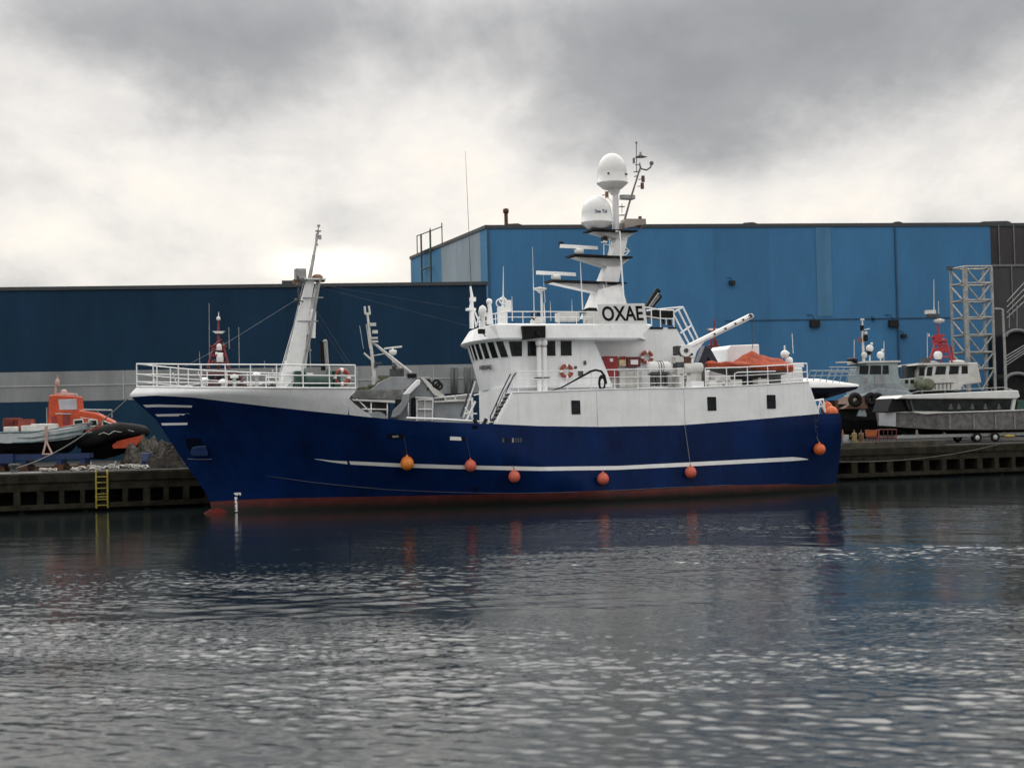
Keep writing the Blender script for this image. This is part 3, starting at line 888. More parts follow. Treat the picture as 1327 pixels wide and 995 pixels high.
# ------------------------------------------------------------------ main mast
def slab_poly(pix, y, th): return [P(u, v, y) for u, v in pix], (0, th, 0)
m = MB()
def col(b0, b1, t0, t1, hy0, hy1):
    q0, q1, r0, r1 = P(*b0, 0), P(*b1, 0), P(*t0, 0), P(*t1, 0)
    m.loft([[q0 + (0, -hy0, 0), q1 + (0, -hy0, 0), q1 + (0, hy0, 0), q0 + (0, hy0, 0)], [r0 + (0, -hy1, 0), r1 + (0, -hy1, 0), r1 + (0, hy1, 0), r0 + (0, hy1, 0)]])
col((758, 412), (810, 412), (771, 376.5), (800, 368.5), .75, .5)
col((774.5, 369), (797.5, 368), (784, 344), (804, 337), .42, .36)
col((788.5, 337), (804.5, 336), (796, 308), (812, 303), .36, .3)
for tip, rt, under in [((716.5, 366), (811.5, 369.5), (772.5, 378.5)), ((746, 332.8), (818.5, 336), (785, 345)), ((769, 300.2), (826, 302), (797.5, 309))]:
    for sg in (-1, 1):
        m.prism([P(*tip, sg * .4), P(rt[0] - 4, rt[1], sg * .4), P(rt[0] - 16, under[1] + 1, sg * .4), P(*under, sg * .4)], (0, -sg * .12, 0))
    m.prism([P(*tip, -.4), P(rt[0] - 4, rt[1], -.4), P(rt[0] - 16, under[1], -.4), P(*under, -.4)], (0, .8, 0))
m.build('main_mast', MASTW, V)
for (l, r_) in [((715, 364.2), (812.5, 367.8)), ((744, 330.8), (820, 334.4)), ((767, 298.2), (827, 300.2))]:
    q = [P(*l, -.65), P(*r_, -.65)]
    m = MB(); m.prism([q[0], q[1], q[1] + (0, 0, .085), q[0] + (0, 0, .085)], (0, 1.3, 0)); m.build('mast_platform', BLACK, V)
for (c, l, r_) in [((720.5, 360.5), (695.5, 353.2), (746, 355.8)), ((750.5, 326.5), (726, 318.8), (774.5, 321.6))]:
    m = MB(); m.lathe([(.2, -.14), (.26, -.10), (.27, .1), (.2, .17), (.09, .2), (.09, .30)], P(*c, 0), 16); o = m.build('radar', DOME, V)
    a_, b_ = P(*l, -.15), P(*r_, .15); m = MB(); dv = (b_ - a_) / np.linalg.norm(b_ - a_)
    m.prism([a_ + (0, -.07, -.10), a_ + (0, .09, -.10), a_ + (0, .09, .10), a_ + (0, -.02, .10)], b_ - a_); m.build('scanner_bar', WHITE2, o)
m = MB(); c = P(727, 316.5, 0); m.box(c, (.22, .2, .24)); m.build('mast_lamp', BLACK, V)
# pole above with two domes
m = MB(); m.tube([P(798, 300, 0), P(797.5, 252, 0)], [.20, .17], 12); m.tube([P(797.5, 252, 0), P(796, 246, 0), P(794.5, 238, 0)], [.22, .36, .5], 12); m.build('mast_pole', MASTW, V)
def radome(cu, w_px, vtop, vbase, vskirt, y, text=None):
    c = P(cu, vbase, y); rr = np.linalg.norm(P(cu + w_px / 2, vbase, y) - c); H_ = P(cu, vtop, y)[2] - c[2]; S_ = c[2] - P(cu, vskirt, y)[2]
    zz = .36 * H_
    prof = [(rr * .42, -S_), (rr * .62, -S_ * .85), (rr * .98, -S_ * .12), (rr * 1.03, 0), (rr * .98, .03), (rr * .955, zz)]
    for a in np.linspace(0, math.pi / 2, 9)[1:]: prof.append((max(.01, rr * .955 * math.cos(a)), zz + (H_ - zz) * math.sin(a)))
    m = MB(); m.lathe(prof, c, 32); o = m.build('radome', DOME, V); m = MB()
    for i, a in enumerate((-150, -115, -60, -40, -20)):
        pass
    return o, c, rr
o1, c1, r1 = radome(793.5, 36.5, 199, 237.5, 246, 0)
m = MB()
for a in (-128, -52, -40): m.box(c1 + (r1 * .965 * math.cos(R(a)), r1 * .965 * math.sin(R(a)), .42), (.09, .10, .07), rz=R(a + 90))
m.build('dome_latch', BLACK, o1)
o2, c2, r2 = radome(773.5, 37.5, 254.5, 288.5, 297.6, -.15)
tx = text_mb('Sea Tel', .25, .006, .004)
tx.v = [((r2 * .975) * math.sin(p[0] / r2 - .10), -(r2 * .975) * math.cos(p[0] / r2 - .10) + p[1], p[2]) for p in tx.v]
put(tx, np.eye(3), c2 + (0, 0, .50)); tx.build('lettering', mat('blue_grey_lettering', (.09, .13, .20), .5), o2)
m = MB(); m.tube([P(806, 298, -.2), P(815, 265, -.2), P(829.5, 218, -.2)], [.07, .06, .05], 8)
m.tube([P(829.5, 218, -.2), P(829, 211, -.2)], .04, 6); m.tube([P(824, 203.8, -.2), P(838, 203.4, -.2)], .04, 6); m.lathe([(.02, -.05), (.32, 0), (.1, .12), (.04, .3)], P(830, 204, -.2), 12)
m.tube([P(825, 224, -.2), P(824.6, 185, -.2)], .028, 6); m.ball(P(824.6, 185, -.2), .07, 8); m.box(P(821.3, 208.5, -.2), (.1, .1, .3))
m.tube([P(829, 214, -.2), P(831, 219, -.2), P(838, 220.5, -.2), P(843, 217, -.2), P(844, 213, -.2)], .05, 7); m.ball(P(844.3, 211.5, -.2), .13, 8)
m.tube([P(821, 223, -.2), P(830, 222, -.2)], .03, 6); m.tube([P(823, 214, -.2), P(830, 213.5, -.2)], .025, 6); m.tube([P(826, 228, -.2), P(822, 229, -.2)], .03, 6)
m.build('instrument_mast', mat('weathered_grey_brown', (.20, .18, .165), .6, var=.2), V)
for u, v in [(833.3, 232), (832.3, 241), (786.4, 252.5), (829.5, 284.5), (829.5, 292.5)]:
    m = MB(); c = P(u, v, -.3); m.tube([c + (0, 0, -.17), c + (0, 0, .17)], .10, 10); m.tube([c, c + (-.25, .1, -.03)], .025, 5); m.build('navigation_light', mat('rusty_red_lamp', (.13, .05, .04), .5) if u > 800 else BROWN, V)
m = MB(); m.box(P(813, 256, 0), (.75, .5, .22)); m.tube([P(803, 253, 0), P(818, 254, 0)], .03, 6); m.tube([P(806, 264, 0), P(806, 276, 0)], .02, 5); m.box(P(806, 268, 0), (.3, .2, .04)); m.box(P(806, 279, 0), (.3, .2, .04)); m.build('mast_shelf', GALV, V)
m = MB(); m.prism([P(u, v, -.5) for u, v in [(809, 288), (811, 283.5), (837, 283.5), (837.5, 290.5), (826, 292), (810, 296)]], (0, .7, 0)); m.build('horn_box', mat('pale_brown_box', (.30, .27, .24), .6), V)
m = MB(); m.tube([P(798, 300, -.75), P(803, 300, -.75), P(804.5, 330, -.75), P(809, 398, -.75)], .05, 7); m.tube([P(782, 369, -.6), P(785, 393, -.6)], .025, 6); m.tube([P(793.5, 300, -.5), P(795.5, 266, -.5), P(790, 258, -.5), P(786.5, 256, -.5)], .025, 6); m.build('mast_pipe', WHITE2, V)
m = MB(); m.box(P(783, 310, -.3), (.26, .3, .26)); m.box(P(783, 313.3, -.3), (.25, .3, .12), mi=1); m.tube([P(782.5, 316, -.3), P(782.5, 331, -.3)], .03, 6, mi=1); m.tube([P(790, 309, -.3), P(789.5, 331, -.3)], .03, 6, mi=1); m.tube([P(783, 317, -.3), P(797, 318, -.3)], .03, 6, mi=1)
m.tube([P(811, 321, -.3), P(815.5, 325, -.3), P(811, 331, -.3), P(807, 331, -.3)], .035, 6, mi=1); m.tube([P(808, 327, -.3), P(814, 325, -.3)], .03, 6, mi=1)
m.build('mast_camera', [BLACK, WHITE2], V)
m = MB(); m.tube([P(797, 200, .3), P(795.8, 165, .3)], [.02, .008], 5); m.build('whip_antenna', MASTW, V)
# funnel pipes leaning aft, dark
m = MB()
for a_, b_ in [((838, 399), (853, 375.5)), ((842, 399), (855, 383))]: m.tube([P(*a_, .3), P(*b_, .3)], .17, 10)
m.tube([P(841, 398, .05), P(853.5, 380, .05)], .05, 8, mi=1); m.tube([P(843, 399, .0), P(854.5, 383.5, .0)], .03, 8, mi=1)
m.box(P(851, 408, -1.0), (.95 * 1.3, 1.6, .42)); m.box(P(851, 425.3, -2.02), (.75, .06, .1)); m.box(P(843, 425, -2.02), (.2, .06, .1)); m.box(P(871, 425, -2.02), (.5, .06, .08)); m.prism([P(u, v, -1.6) for u, v in [(856, 413), (861, 414), (862, 420)]], (0, .3, 0)); m.prism([P(u, v, -1.6) for u, v in [(865, 412), (869, 413), (871, 422), (868, 421)]], (0, .3, 0))
m.build('exhaust_pipes', [BLACK, GALV], V)
# sloping ladder frame behind the casing
m = MB()
for (a_, b_) in [((872, 405.5), (893.5, 446.5)), ((885, 398), (905, 440)), ((879, 401.5), (900, 443))]:
    m.tube([P(*a_, -1.6), P(*b_, -1.6)], .055, 6)
for (a_, b_) in [((872, 405.5), (885, 398)), ((882, 431.5), (896, 422)), ((893.5, 446.5), (905, 440)), ((838, 402.5), (885, 398))]:
    m.tube([P(*a_, -1.6), P(*b_, -1.6)], .05, 6)
m.tube([P(872, 405.5, -1.6), P(872.5, 421, -1.6)], .05, 6); m.tube([P(863, 404, -1.6), P(863.5, 421, -1.6)], .04, 6)
m.build('ladder_frame', WHITE2, V)
# boat crane
m = MB()
yb = -2.9
m.prism([P(u, v, yb - .22) for u, v in [(893, 446.5), (975, 406), (978, 410), (974, 413.5), (913, 443), (903, 456), (896, 480), (888, 478), (889, 462), (895, 452)]], (0, .44, 0))
m.build('crane_boom', WHITE, V, bevel=.03)
m = MB()
for u, v in [(972.5, 409.5), (963, 414.5), (953, 419.5), (940, 426), (926, 433)]: m.tube([P(u, v, yb - .30), P(u, v, yb + .3)], .12 if u > 970 else .07, 10)
m.tube([P(897, 448, yb - .26), P(976, 408.5, yb - .26)], .035, 6, mi=1)
m.tube([P(974.5, 414, yb), P(975, 452, yb)], .02, 6)
m.build('boom_sheave', [DGREY, WHITE2], V)
m = MB(); m.lathe([(.36, 0), (.36, 2.0), (.30, 2.02)], tuple(P(890, 503, yb)), 14); m.build('crane_pedestal', WHITE, V)
m = MB(); c = P(886.5, 454.5, yb - .4); M90 = np.array(Matrix.Rotation(R(90), 3, 'X'))
m.lathe([(.33, -.2), (.33, -.1), (.2, -.08), (.2, .12), (.33, .14), (.33, .22)], c, 18, M=M90); m.lathe([(.12, .2), (.12, .30)], c, 12, M=M90, mi=1); m.box(c + (-.25, .3, .02), (.3, .5, .5), mi=1)
m.build('crane_winch', [WHITE2, DGREY], V)
m = MB()
for (u, v, sx, sz, mi) in [(878, 466, .5, .3, 0), (882, 473, .7, .3, 1), (889, 468, .4, .4, 2), (895, 475, .7, .3, 0), (884, 482, .8, .45, 0), (897, 490, .9, .9, 0), (905, 488, .55, 1.4, 1), (881, 493, .3, .8, 0), (890, 459.5, .5, .14, 2)]:
    m.box(P(u, v, yb - .35), (sx, .5, sz), mi=mi)
for a_, b_ in [((873, 470), (900, 463)), ((876, 478), (898, 483)), ((879, 460), (884, 485)), ((870, 486), (890, 490)), ((900, 478), (910, 474))]: m.tube([P(*a_, yb - .5), P(*b_, yb - .5)], .05, 6, mi=0)
m.lathe([(.28, -.55), (.3, 0), (.28, .55)], P(897, 477, yb - .5), 12, M=np.array(Matrix.Rotation(R(90), 3, 'Y')))
m.build('hydraulic_gear', [OFFW, DGREY, RUST], V, bevel=.015)
m = MB(); m.box(P(900.5, 500.5, -4.4), (.75, .7, .5)); m.build('deck_box', WHITE2, V, bevel=.03)
m = MB()
m.prism([P(u, v, -2.2) for u, v in [(914, 448), (921, 452), (932, 472), (926, 476), (917, 462), (911, 500), (901, 500), (905, 470)]], (0, .5, 0))
m.prism([P(u, v, -1.4) for u, v in [(914, 448), (921, 452), (932, 472), (926, 476), (917, 462), (911, 500), (901, 500), (905, 470)]], (0, .3, 0))
m.build('stern_gantry', NAVY, V)
m = MB(); m.prism([P(u, v, -1.3) for u, v in [(943, 452), (947, 447.5), (984, 446), (985, 470), (943, 470)]], (0, 2.2, 0)); m.prism([P(u, v, -1.3) for u, v in [(920, 480), (1040, 476), (1042, 498), (918, 503)]], (0, 2.6, 0))
m.build('deck_container', WHITE, V, bevel=.06)
m = MB(); m.prism([P(u, v, -2.0) for u, v in [(952, 486), (1012, 483), (1012, 499), (952, 501)]], (0, .6, 0)); m.build('cradle_shadow_block', DGREY, V)  # dark block put in for the shade under the covered boat
m = MB()
for u, v, s in [(925, 498, .8), (934, 493, .9), (947, 497, 1.1), (986, 496, .7)]: c = P(u, v, -3.9); m.box(c, (s, .6, .42))
for a_, b_ in [((928, 497), (946, 489)), ((984, 489), (990, 500)), ((950, 500), (960, 500))]: m.tube([P(*a_, -4.0), P(*b_, -4.0)], .07, 6)
m.build('boat_cradle', OFFW, V, bevel=.04)
m = MB(); c = P(1017, 459, -2.5); m.tube([P(1012, 459, -2.5), P(1023, 457.5, -2.5)], .05, 6); m.ball(c, .24, 10); m.tube([c, c + (.0, 0, .5)], .05, 6); m.ball(P(1023, 467, -2.5), .2, 10); m.tube([P(1017, 459, -2.5), P(1022, 474, -2.5)], .09, 6); m.box(P(1031, 473, -2.5), (.7, .6, .25)); m.tube([P(1027, 475, -2.5), P(1029, 496, -2.5)], .06, 6)
m.build('stern_light_mast', WHITE2, V)
# tall whip beside the stern
m = MB(); m.tube([P(1028, 458, 1.0), P(1026.5, 432, 1.0)], .02, 5); m.build('whip_antenna', MASTW, V)

# ------------------------------------------------------------------ loose gear carried by the ship: things of their own
def world_frame(p, yaw=VF.yaw): return Frame(VF.o + VF.e * p[0] + VF.n * p[1] + np.array([0, 0, p[2]]), yaw)


def lifebuoy(c, tilt, label, k=1.0):
    fr = world_frame(c)
    e_ = empty('lifebuoy', fr, label, 'lifebuoy', 'lifebuoys hung on the trawler')
    M_ = np.array(Matrix.Rotation(R(90 + tilt), 3, 'X'))
    MB().torus((0, 0, 0), .295 * k, .10 * k, M=M_, n=32, k=10).build('ring', RINGR, e_)
    for a in (0, 90, 180, 270):
        MB().torus((0, 0, 0), .295 * k, .104 * k, M=M_, n=8, k=10, a0=R(a - 11), a1=R(a + 11)).build('white_band', WHITE2, e_)
    return e_


lifebuoy(P(734.2, 481, -YW - .12), 0, 'red and white lifebuoy on the white wheelhouse side below the square windows')
lifebuoy(P(838.3, 463, -2.16), 0, 'red and white lifebuoy on the recessed wall beside the maroon hose box')
lifebuoy(P(443, 489, -.9), 0, 'orange and white lifebuoy inside the bow railing beside the green winch', 1.2)

fr = world_frame(P(853.5, 476, -3.6)); lr = empty('life_raft_canister', fr, 'white barrel-shaped life raft canister strapped on a black cradle behind the bridge', 'life raft')
MX = np.array(Matrix.Rotation(R(90), 3, 'Y'))
MB().lathe([(.02, -.72), (.18, -.70), (.28, -.62), (.32, -.5), (.33, 0), (.32, .5), (.28, .62), (.18, .70), (.02, .72)], (0, 0, 0), 22, M=MX).build('canister', DOME, lr)
m = MB()
for x in (-.12, .16): m.torus((x, 0, 0), .335, .014, M=MX, n=22, k=6)
m.torus((0.02, 0, 0), .345, .02, M=MX, n=22, k=6); m.build('strap', BLACK, lr)
m = MB(); m.box((0, 0, -.36), (1.1, .5, .08))
for x in (-.38, -.1, .15, .38): m.box((x, 0, -.68), (.1, .4, .62))
m.box((0, 0, -.62), (.5, .3, .3)); m.build('cradle', DGREY, lr)

# boat under its orange cover
fr = world_frame(P(970, 482, -3.3)); cb = empty('covered_workboat', fr, 'small workboat under a creased orange tarpaulin on the aft deck', 'workboat')
def cpt(u, v): return P(u, v, -3.3) - P(970, 482, -3.3)
ridge = [(915, 470), (921, 468.5), (935, 469.5), (950, 469), (962, 461), (975, 454), (984, 459.5), (1000, 463), (1014, 466), (1021, 470), (1024.5, 475)]
under = [(915.5, 477), (922, 478), (935, 479.5), (950, 481), (962, 482), (975, 482.5), (984, 483), (1000, 483.5), (1014, 483.5), (1021, 482.5), (1024.5, 479)]
def midv(f, arr): us = [q[0] for q in arr]; u = us[0] + (us[-1] - us[0]) * f; return cpt(u, float(np.interp(u, us, [q[1] for q in arr])))
rows = []
NX, NY = 90, 26
for i in range(NX + 1):
    f = i / NX; top = midv(f, ridge); bot = midv(f, under); half = 1.15 * (1 - abs(2 * f - 1) ** 4) ** .5 + .03
    zsh = bot[2] + min(.34, (top[2] - bot[2]) * .7); ring = []
    for j in range(NY + 1):
        g = j / NY * 2 - 1
        if abs(g) > .72:
            k = (abs(g) - .72) / .28; y = math.copysign(half * (1 - .12 * k), g); z = zsh + (bot[2] - zsh) * k
        else:
            k = abs(g) / .72; y = math.copysign(half * k, g); sag = 1 - k; z = zsh + (top[2] - zsh) * (sag ** 1.25)
        fa = math.atan2(g * .9, (f - .55) * 2.2)     # folds fan out from the raised peak
        rr_ = min(1, math.hypot(g * .6, (f - .55) * 1.6) * 2)
        cr = .085 * rr_ * (abs(math.sin(fa * 4.5 + .4)) ** .6 - .6) + .03 * math.sin(31 * f + 5 * g) * rr_
        ring.append((top[0] + .02 * math.sin(j * 2.1 + i * .7), y, z + cr * (.3 if abs(g) > .72 else 1)))
    rows.append(ring)
m = MB(); m.grid(rows); m.add(rows[0], [tuple(range(NY + 1))]); m.add(rows[-1], [tuple(range(NY, -1, -1))]); m.build('tarpaulin', ORTARP, cb)
rows = []
for i in range(21):
    f = i / 20; bot = midv(f, under); half = (1.1 * (1 - abs(2 * f - 1) ** 4) ** .5 + .02); rows.append([(bot[0], half * math.cos(a), bot[2] + .08 - .34 * math.sin(a) * (1 - abs(2 * f - 1) ** 3)) for a in np.linspace(math.pi, 0, 9)])
m = MB(); m.grid(rows); m.build('hull', DGREY, cb)

# black hose looped over the side rail
m = MB(); pts = [P(714, 506.5, -4.72), P(728, 502, -4.75), P(748, 491, -4.78), P(766, 481, -4.78), P(772, 479.5, -4.78), P(779, 481, -4.78), P(783.5, 487, -4.8), P(786, 497, -4.8)]
m.tube(pts, [.02, .035, .05, .06, .06, .06, .06, .05], 7)
m.torus(P(780, 496, -4.84), .30, .07, M=np.array(Matrix.Rotation(R(90), 3, 'X')) @ np.diag([.55, 1.15, 1]), n=24)
m.torus(P(780.5, 497, -4.9), .27, .05, M=np.array(Matrix.Rotation(R(90), 3, 'X')) @ np.diag([.5, 1.15, 1]), n=24)
hs = m.build('deck_hose', RUBBER); hs.location = VF.o; hs.rotation_euler = (0, 0, VF.yaw)
tag(hs, 'black rubber hose looped over the white side rail above the hull window', 'hose')

# ball fenders hung along the port side
FG = 'ball fenders hung along the port side of the trawler'
for (u, v, rp_, rope_top, mt, lab, fat) in [
    (525.5, 600.5, 8.6, (523.5, 566), BUOYY, 'largest ball fender, yellow orange, hung from the dark hull slot nearest the bow', 1.12),
    (607.5, 603.5, 7.6, (604, 568), BUOYR, 'pale red ball fender overlapping the white stripe, hung from the white-flapped hull slot', 1.1),
    (664, 617.5, 7.6, (663.5, 602), BUOYR, 'pale red ball fender just under the white stripe below the bridge', 1.1),
    (778.7, 620.5, 7.6, (778, 612), BUOYR, 'red ball fender close to the red waterline, lowest of the row', 1.12),
    (891.8, 612, 7.4, (887, 551), BUOYR, 'red ball fender on the long thin rope down the white seam behind the bridge', 1.12),
    (1058, 582, 7.5, (1057.5, 566), BUOYO, 'orange ball fender below the small stern railing near the end of the white stripe', 1.0)]:
    c = hp(u, v); sc_ = np.linalg.norm(hp(u + 5, v) - c) / 5 ; r_ = rp_ * 4.0 / 97.0 if False else rp_ * np.linalg.norm(VF.o + VF.e * c[0] + VF.n * c[1] - CAM) / FPX
    c = hp(u, v, r_ * .93); fr = world_frame(c)
    e_ = empty('ball_fender', fr, lab, 'fender', FG)
    prof = [(max(.012, r_ * math.sin(a)), -r_ * math.cos(a) * (fat if a > math.pi / 2 else 1)) for a in np.linspace(0, math.pi * .93, 14)] + [(.05, r_ * fat * 1.05), (.05, r_ * fat * 1.16), (.012, r_ * fat * 1.18)]
    MB().lathe(prof, (0, 0, 0), 22).build('ball', mt, e_)
    tp_ = hp(*rope_top, .03) - c
    MB().tube([(0, 0, r_ * fat * 1.1), np.array((0, .02, r_ * fat * 1.3)), tp_], .016, 5).build('rope', ROPE if u > 800 else DGREY, e_)
for (u, v, rp_, lab) in [(1077.5, 534.5, 8.2, 'orange ball fender outside the stern corner behind the small rail, nearer of the pair'), (1071.5, 527.5, 7.0, 'orange ball fender tucked behind the other one at the stern corner rail')]:
    c = P(u, v, -3.9 if u > 1075 else -3.3); r_ = rp_ * 80 / FPX; fr = world_frame(c); e_ = empty('ball_fender', fr, lab, 'fender', FG)
    MB().lathe([(max(.012, r_ * math.sin(a)), -r_ * math.cos(a)) for a in np.linspace(0, math.pi * .94, 14)] + [(.05, r_ * 1.12), (.012, r_ * 1.15)], (0, 0, 0), 20).build('ball', BUOYO, e_)
    MB().tube([(0, 0, r_ * 1.1), P(1067, 519, -3.6) - c], .016, 5).build('rope', DGREY, e_)

# ================================================================== THE QUAY
YQ = 6.3          # quay face, measured behind the ship's far side (ship frame)
def W(p, fr=VF): return fr.o + fr.e * p[0] + fr.n * p[1] + np.array([0, 0, p[2]])


def quay_wall(s0, s1, pitch, label, name='quay_wall'):
    fr = Frame(W((s0, YQ, 0)), VF.yaw)
    q = empty(name, fr, label, 'quay wall')
    L = s1 - s0
    m = MB(); m.box((L / 2, .6, 1.80), (L, 1.2, .46)); m.box((L / 2, .66, 1.35), (L, 1.16, .44)); m.build('edge_beam', CONC, q, bevel=.03)
    m = MB(); m.box((L / 2, .45, .30), (L, .8, .26)); m.build('lower_beam', CONC, q, bevel=.03)
    m = MB(); k = int(L / pitch)
    for i in range(k + 1):
        x = i * pitch + .12
        m.box((x + random.uniform(-.06, .06), .42 + random.uniform(-.04, .04), .78), (pitch * random.uniform(.20, .34), .72, .72))
    o = m.build('pillars', CONC, q); o['kind'] = 'stuff'
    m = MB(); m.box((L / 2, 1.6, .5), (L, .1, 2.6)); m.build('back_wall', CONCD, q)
    m = MB()
    for i in range(int(L / 3.2) + 1): m.tube([(i * 3.2 + .3, .5, -1.5), (i * 3.2 + .3, .5, .2)], .18, 8)
    o = m.build('pile', CONCD, q); o['kind'] = 'stuff'
    m = MB(); m.box((L / 2, .22, 2.06), (L, .40, .07)); m.build('edge_coping', CONC2, q)
    return q


quay_wall(-70, 18, 1.085, 'dark stained concrete quay wall with square openings, left of and behind the trawler bow')
quay_wall(18.02, 130, 1.39, 'mossy concrete quay wall with square openings right of the trawler stern')
# ground behind the quay, to the horizon
m = MB()
A_, B_ = W((-400, YQ + .3, 0)), W((500, YQ + .3, 0)); far = VF.n * 1500
m.add([(A_[0], A_[1], 2.03), (B_[0], B_[1], 2.03), (B_[0] + far[0], B_[1] + far[1], 2.03), (A_[0] + far[0], A_[1] + far[1], 2.03)], [(0, 1, 2, 3)])
tag(m.build('quay_ground', ASPH), kind='structure')
# raised kerb at the right
fr = Frame(W((41.2, YQ + .25, 2.09)), VF.yaw); m = MB(); m.box((3.9, .3, .17), (7.8, .6, .34)); m.box((-.55, .25, .10), (2.6, .5, .2))
for i in range(5): m.box((1.0 + i * 1.4, -.01, .17), (.02, .02, .3))
k_ = m.build('concrete_kerb', CONC2, bevel=.03); k_.location = fr.o; k_.rotation_euler = (0, 0, fr.yaw); tag(k_, 'low weathered concrete kerb block lying along the quay edge right of the stern', 'kerb')
# yellow ladder on the left wall
fr = Frame(W((P(132, 640, YQ)[0], YQ - .06, 0)), VF.yaw); m = MB()
for x in (-.29, .29): m.tube([(x, 0, .15), (x, 0, 2.02), (x, .12, 2.14), (x, .35, 2.14)], .05, 6)
for z in np.arange(.3, 2.0, .3): m.tube([(-.29, 0, z), (.29, 0, z)], .035, 6)
m.box((0, .02, 1.5), (.7, .04, .08)); m.box((0, .02, .75), (.7, .04, .08))
ld = m.build('quay_ladder', YELLOW); ld.location = fr.o; ld.rotation_euler = (0, 0, fr.yaw); tag(ld, 'yellow steel ladder fixed to the dark quay wall left of the bow', 'ladder')

# ================================================================== BUILDINGS
def place(depth, u, yaw):
    """Frame on the quay ground at a given distance in the direction of column u."""
    d = ray(u, 552); d = d / d[1] * depth
    return Frame((d[0], d[1], 2.03), R(yaw))


# dark blue hall
DB = place(112, 300, 6.0)
D = DB.px
e_ = empty('dark_blue_hall', DB, 'long flat dark blue industrial hall with a light grey band, behind the bow', 'industrial hall')
xr = D(631, 400)[0]; xl = -75
zt = D(300, 369.8)[2]; g1 = D(300, 477)[2]; g0 = D(300, 515.5)[2]
m = MB(); m.prism([(xl, 0, g1), (xr, 0, g1), (xr, 0, zt), (xl, 0, zt)], (0, 40, 0)); m.build('upper_wall', DBLUE, e_)
m = MB(); m.prism([(xl, -.03, g0), (xr - .2, -.03, g0), (xr - .2, -.03, g1 - .02), (xl, -.03, g1 - .02)], (0, 30, 0)); m.build('grey_band', LGREY, e_)
m = MB(); m.prism([(xl, -.06, 0), (xr - .1, -.06, 0), (xr - .1, -.06, g0 - .02), (xl, -.06, g0 - .02)], (0, 30, 0)); m.build('lower_wall', DBLUE2, e_)
m = MB(); m.prism([(xl, -.12, zt - .22), (xr + .1, -.12, zt - .22), (xr + .1, -.12, zt + .06), (xl, -.12, zt + .06)], (0, 40.3, 0)); m.build('roof_trim', TRIM, e_)
m = MB(); zc = (g0 + g1) / 2 + .05; m.box(((xl + xr) / 2, -.06, zc), (xr - xl - .4, .06, .07))
x = D(160, 500)[0]
while x < xr: m.box((x, -.065, (g0 + g1) / 2), (.07, .07, g1 - g0 - .1)); x += (D(562, 500)[0] - D(160, 500)[0]) / 4
m.build('band_joint', mat('pale_joint', (.42, .44, .44), .5), e_)
m = MB(); c = D(383, 367)
m.box((c[0], 3, zt + .3), (2.4, 2, .5)); m.build('roof_vent', TRIM, e_)
m = MB()
for u in (586, 591, 604, 611): m.tube([D(u, 476, -.25), D(u, 512, -.25)], .12, 6)
build_each(m, 'wall_pipe', mat('dim_pipe', (.11, .12, .125), .6), e_)

# mid blue hall
LB = place(133, 631, 7.0); B = LB.px
e_ = empty('mid_blue_hall', LB, 'tall mid blue corrugated industrial hall behind the bridge and stern', 'industrial hall')
zt = B(900, 291.8)[2]; x1 = B(1283, 300)[0]; x0 = B(630.5, 300)[0]
m = MB(); m.prism([(x0, 0, 0), (x1, 0, 0), (x1, 0, zt), (x0, 0, zt)], (0, .5, 0)); m.build('front_wall', LBLUE, e_)
# receding side with a lower far corner
d2 = ray(532, 334); far_p = d2 / d2[1] * 156.0 + CAM - LB.o
fx, fy, fz = far_p @ LB.e, far_p @ LB.n, far_p[2]
m = MB(); N_ = 3
def gpt(f, z): return (x0 + (fx - x0) * f, fy * f, z)
def gt(f): return zt + (fz - zt) * f
def gpiece(f0, f1, name, mt):
    q = MB(); q.add([gpt(f0, 0), gpt(f1, 0), gpt(f1, gt(f1)), gpt(f0, gt(f0))], [(0, 3, 2, 1)]); return q.build(name, mt, e_)
gpiece(0.0, .075, 'side_wall', GABLE); gpiece(.075, .56, 'bare_side_panel', GABLEG); gpiece(.56, 1, 'side_wall', GABLE)
m = MB(); m.add([gpt(0, zt), gpt(1, fz), (x1, 45, fz), (x1, 0, zt)], [(0, 3, 2, 1)]); m.build('roof', TRIM, e_)
m = MB(); m.prism([(x0 - .05, -.10, zt - .25), (x1, -.10, zt - .25), (x1, -.10, zt + .1), (x0 - .05, -.10, zt + .1)], (0, .3, 0))
m.loft([[tuple(np.array(gpt(f, gt(f))) + q) for q in ((-.12, 0, -.2), (.1, 0, -.2), (.1, 0, .12), (-.12, 0, .12))] for f in (0, 1)]); m.build('roof_trim', TRIM, e_)
m = MB()
for u in (1055, 1075): pass
q0, q1 = B(1056.5, 300)[0], B(1076, 300)[0]; zb_ = B(1066, 410)[2]
m.prism([(q0, -.05, zb_), (q1, -.05, zb_), (q1, -.05, zt - .3), (q0, -.05, zt - .3)], (0, .04, 0)); m.build('faded_panel', LBLUE2, e_)
m = MB(); xs_ = B(1161, 350)[0]; m.box((xs_, -.09, zt / 2), (.14, .12, zt - .6)); m.box((B(631.5, 350)[0] + .15, -.06, zt / 2), (.2, .1, zt - .6))
zl_ = B(1050, 414)[2]; m.box(((B(940, 414)[0] + B(1232, 414)[0]) / 2, -.05, zl_), (B(1232, 414)[0] - B(940, 414)[0], .06, .10))
build_each(m, 'downpipe', mat('deep_blue_pipe', (.012, .06, .13), .5), e_)
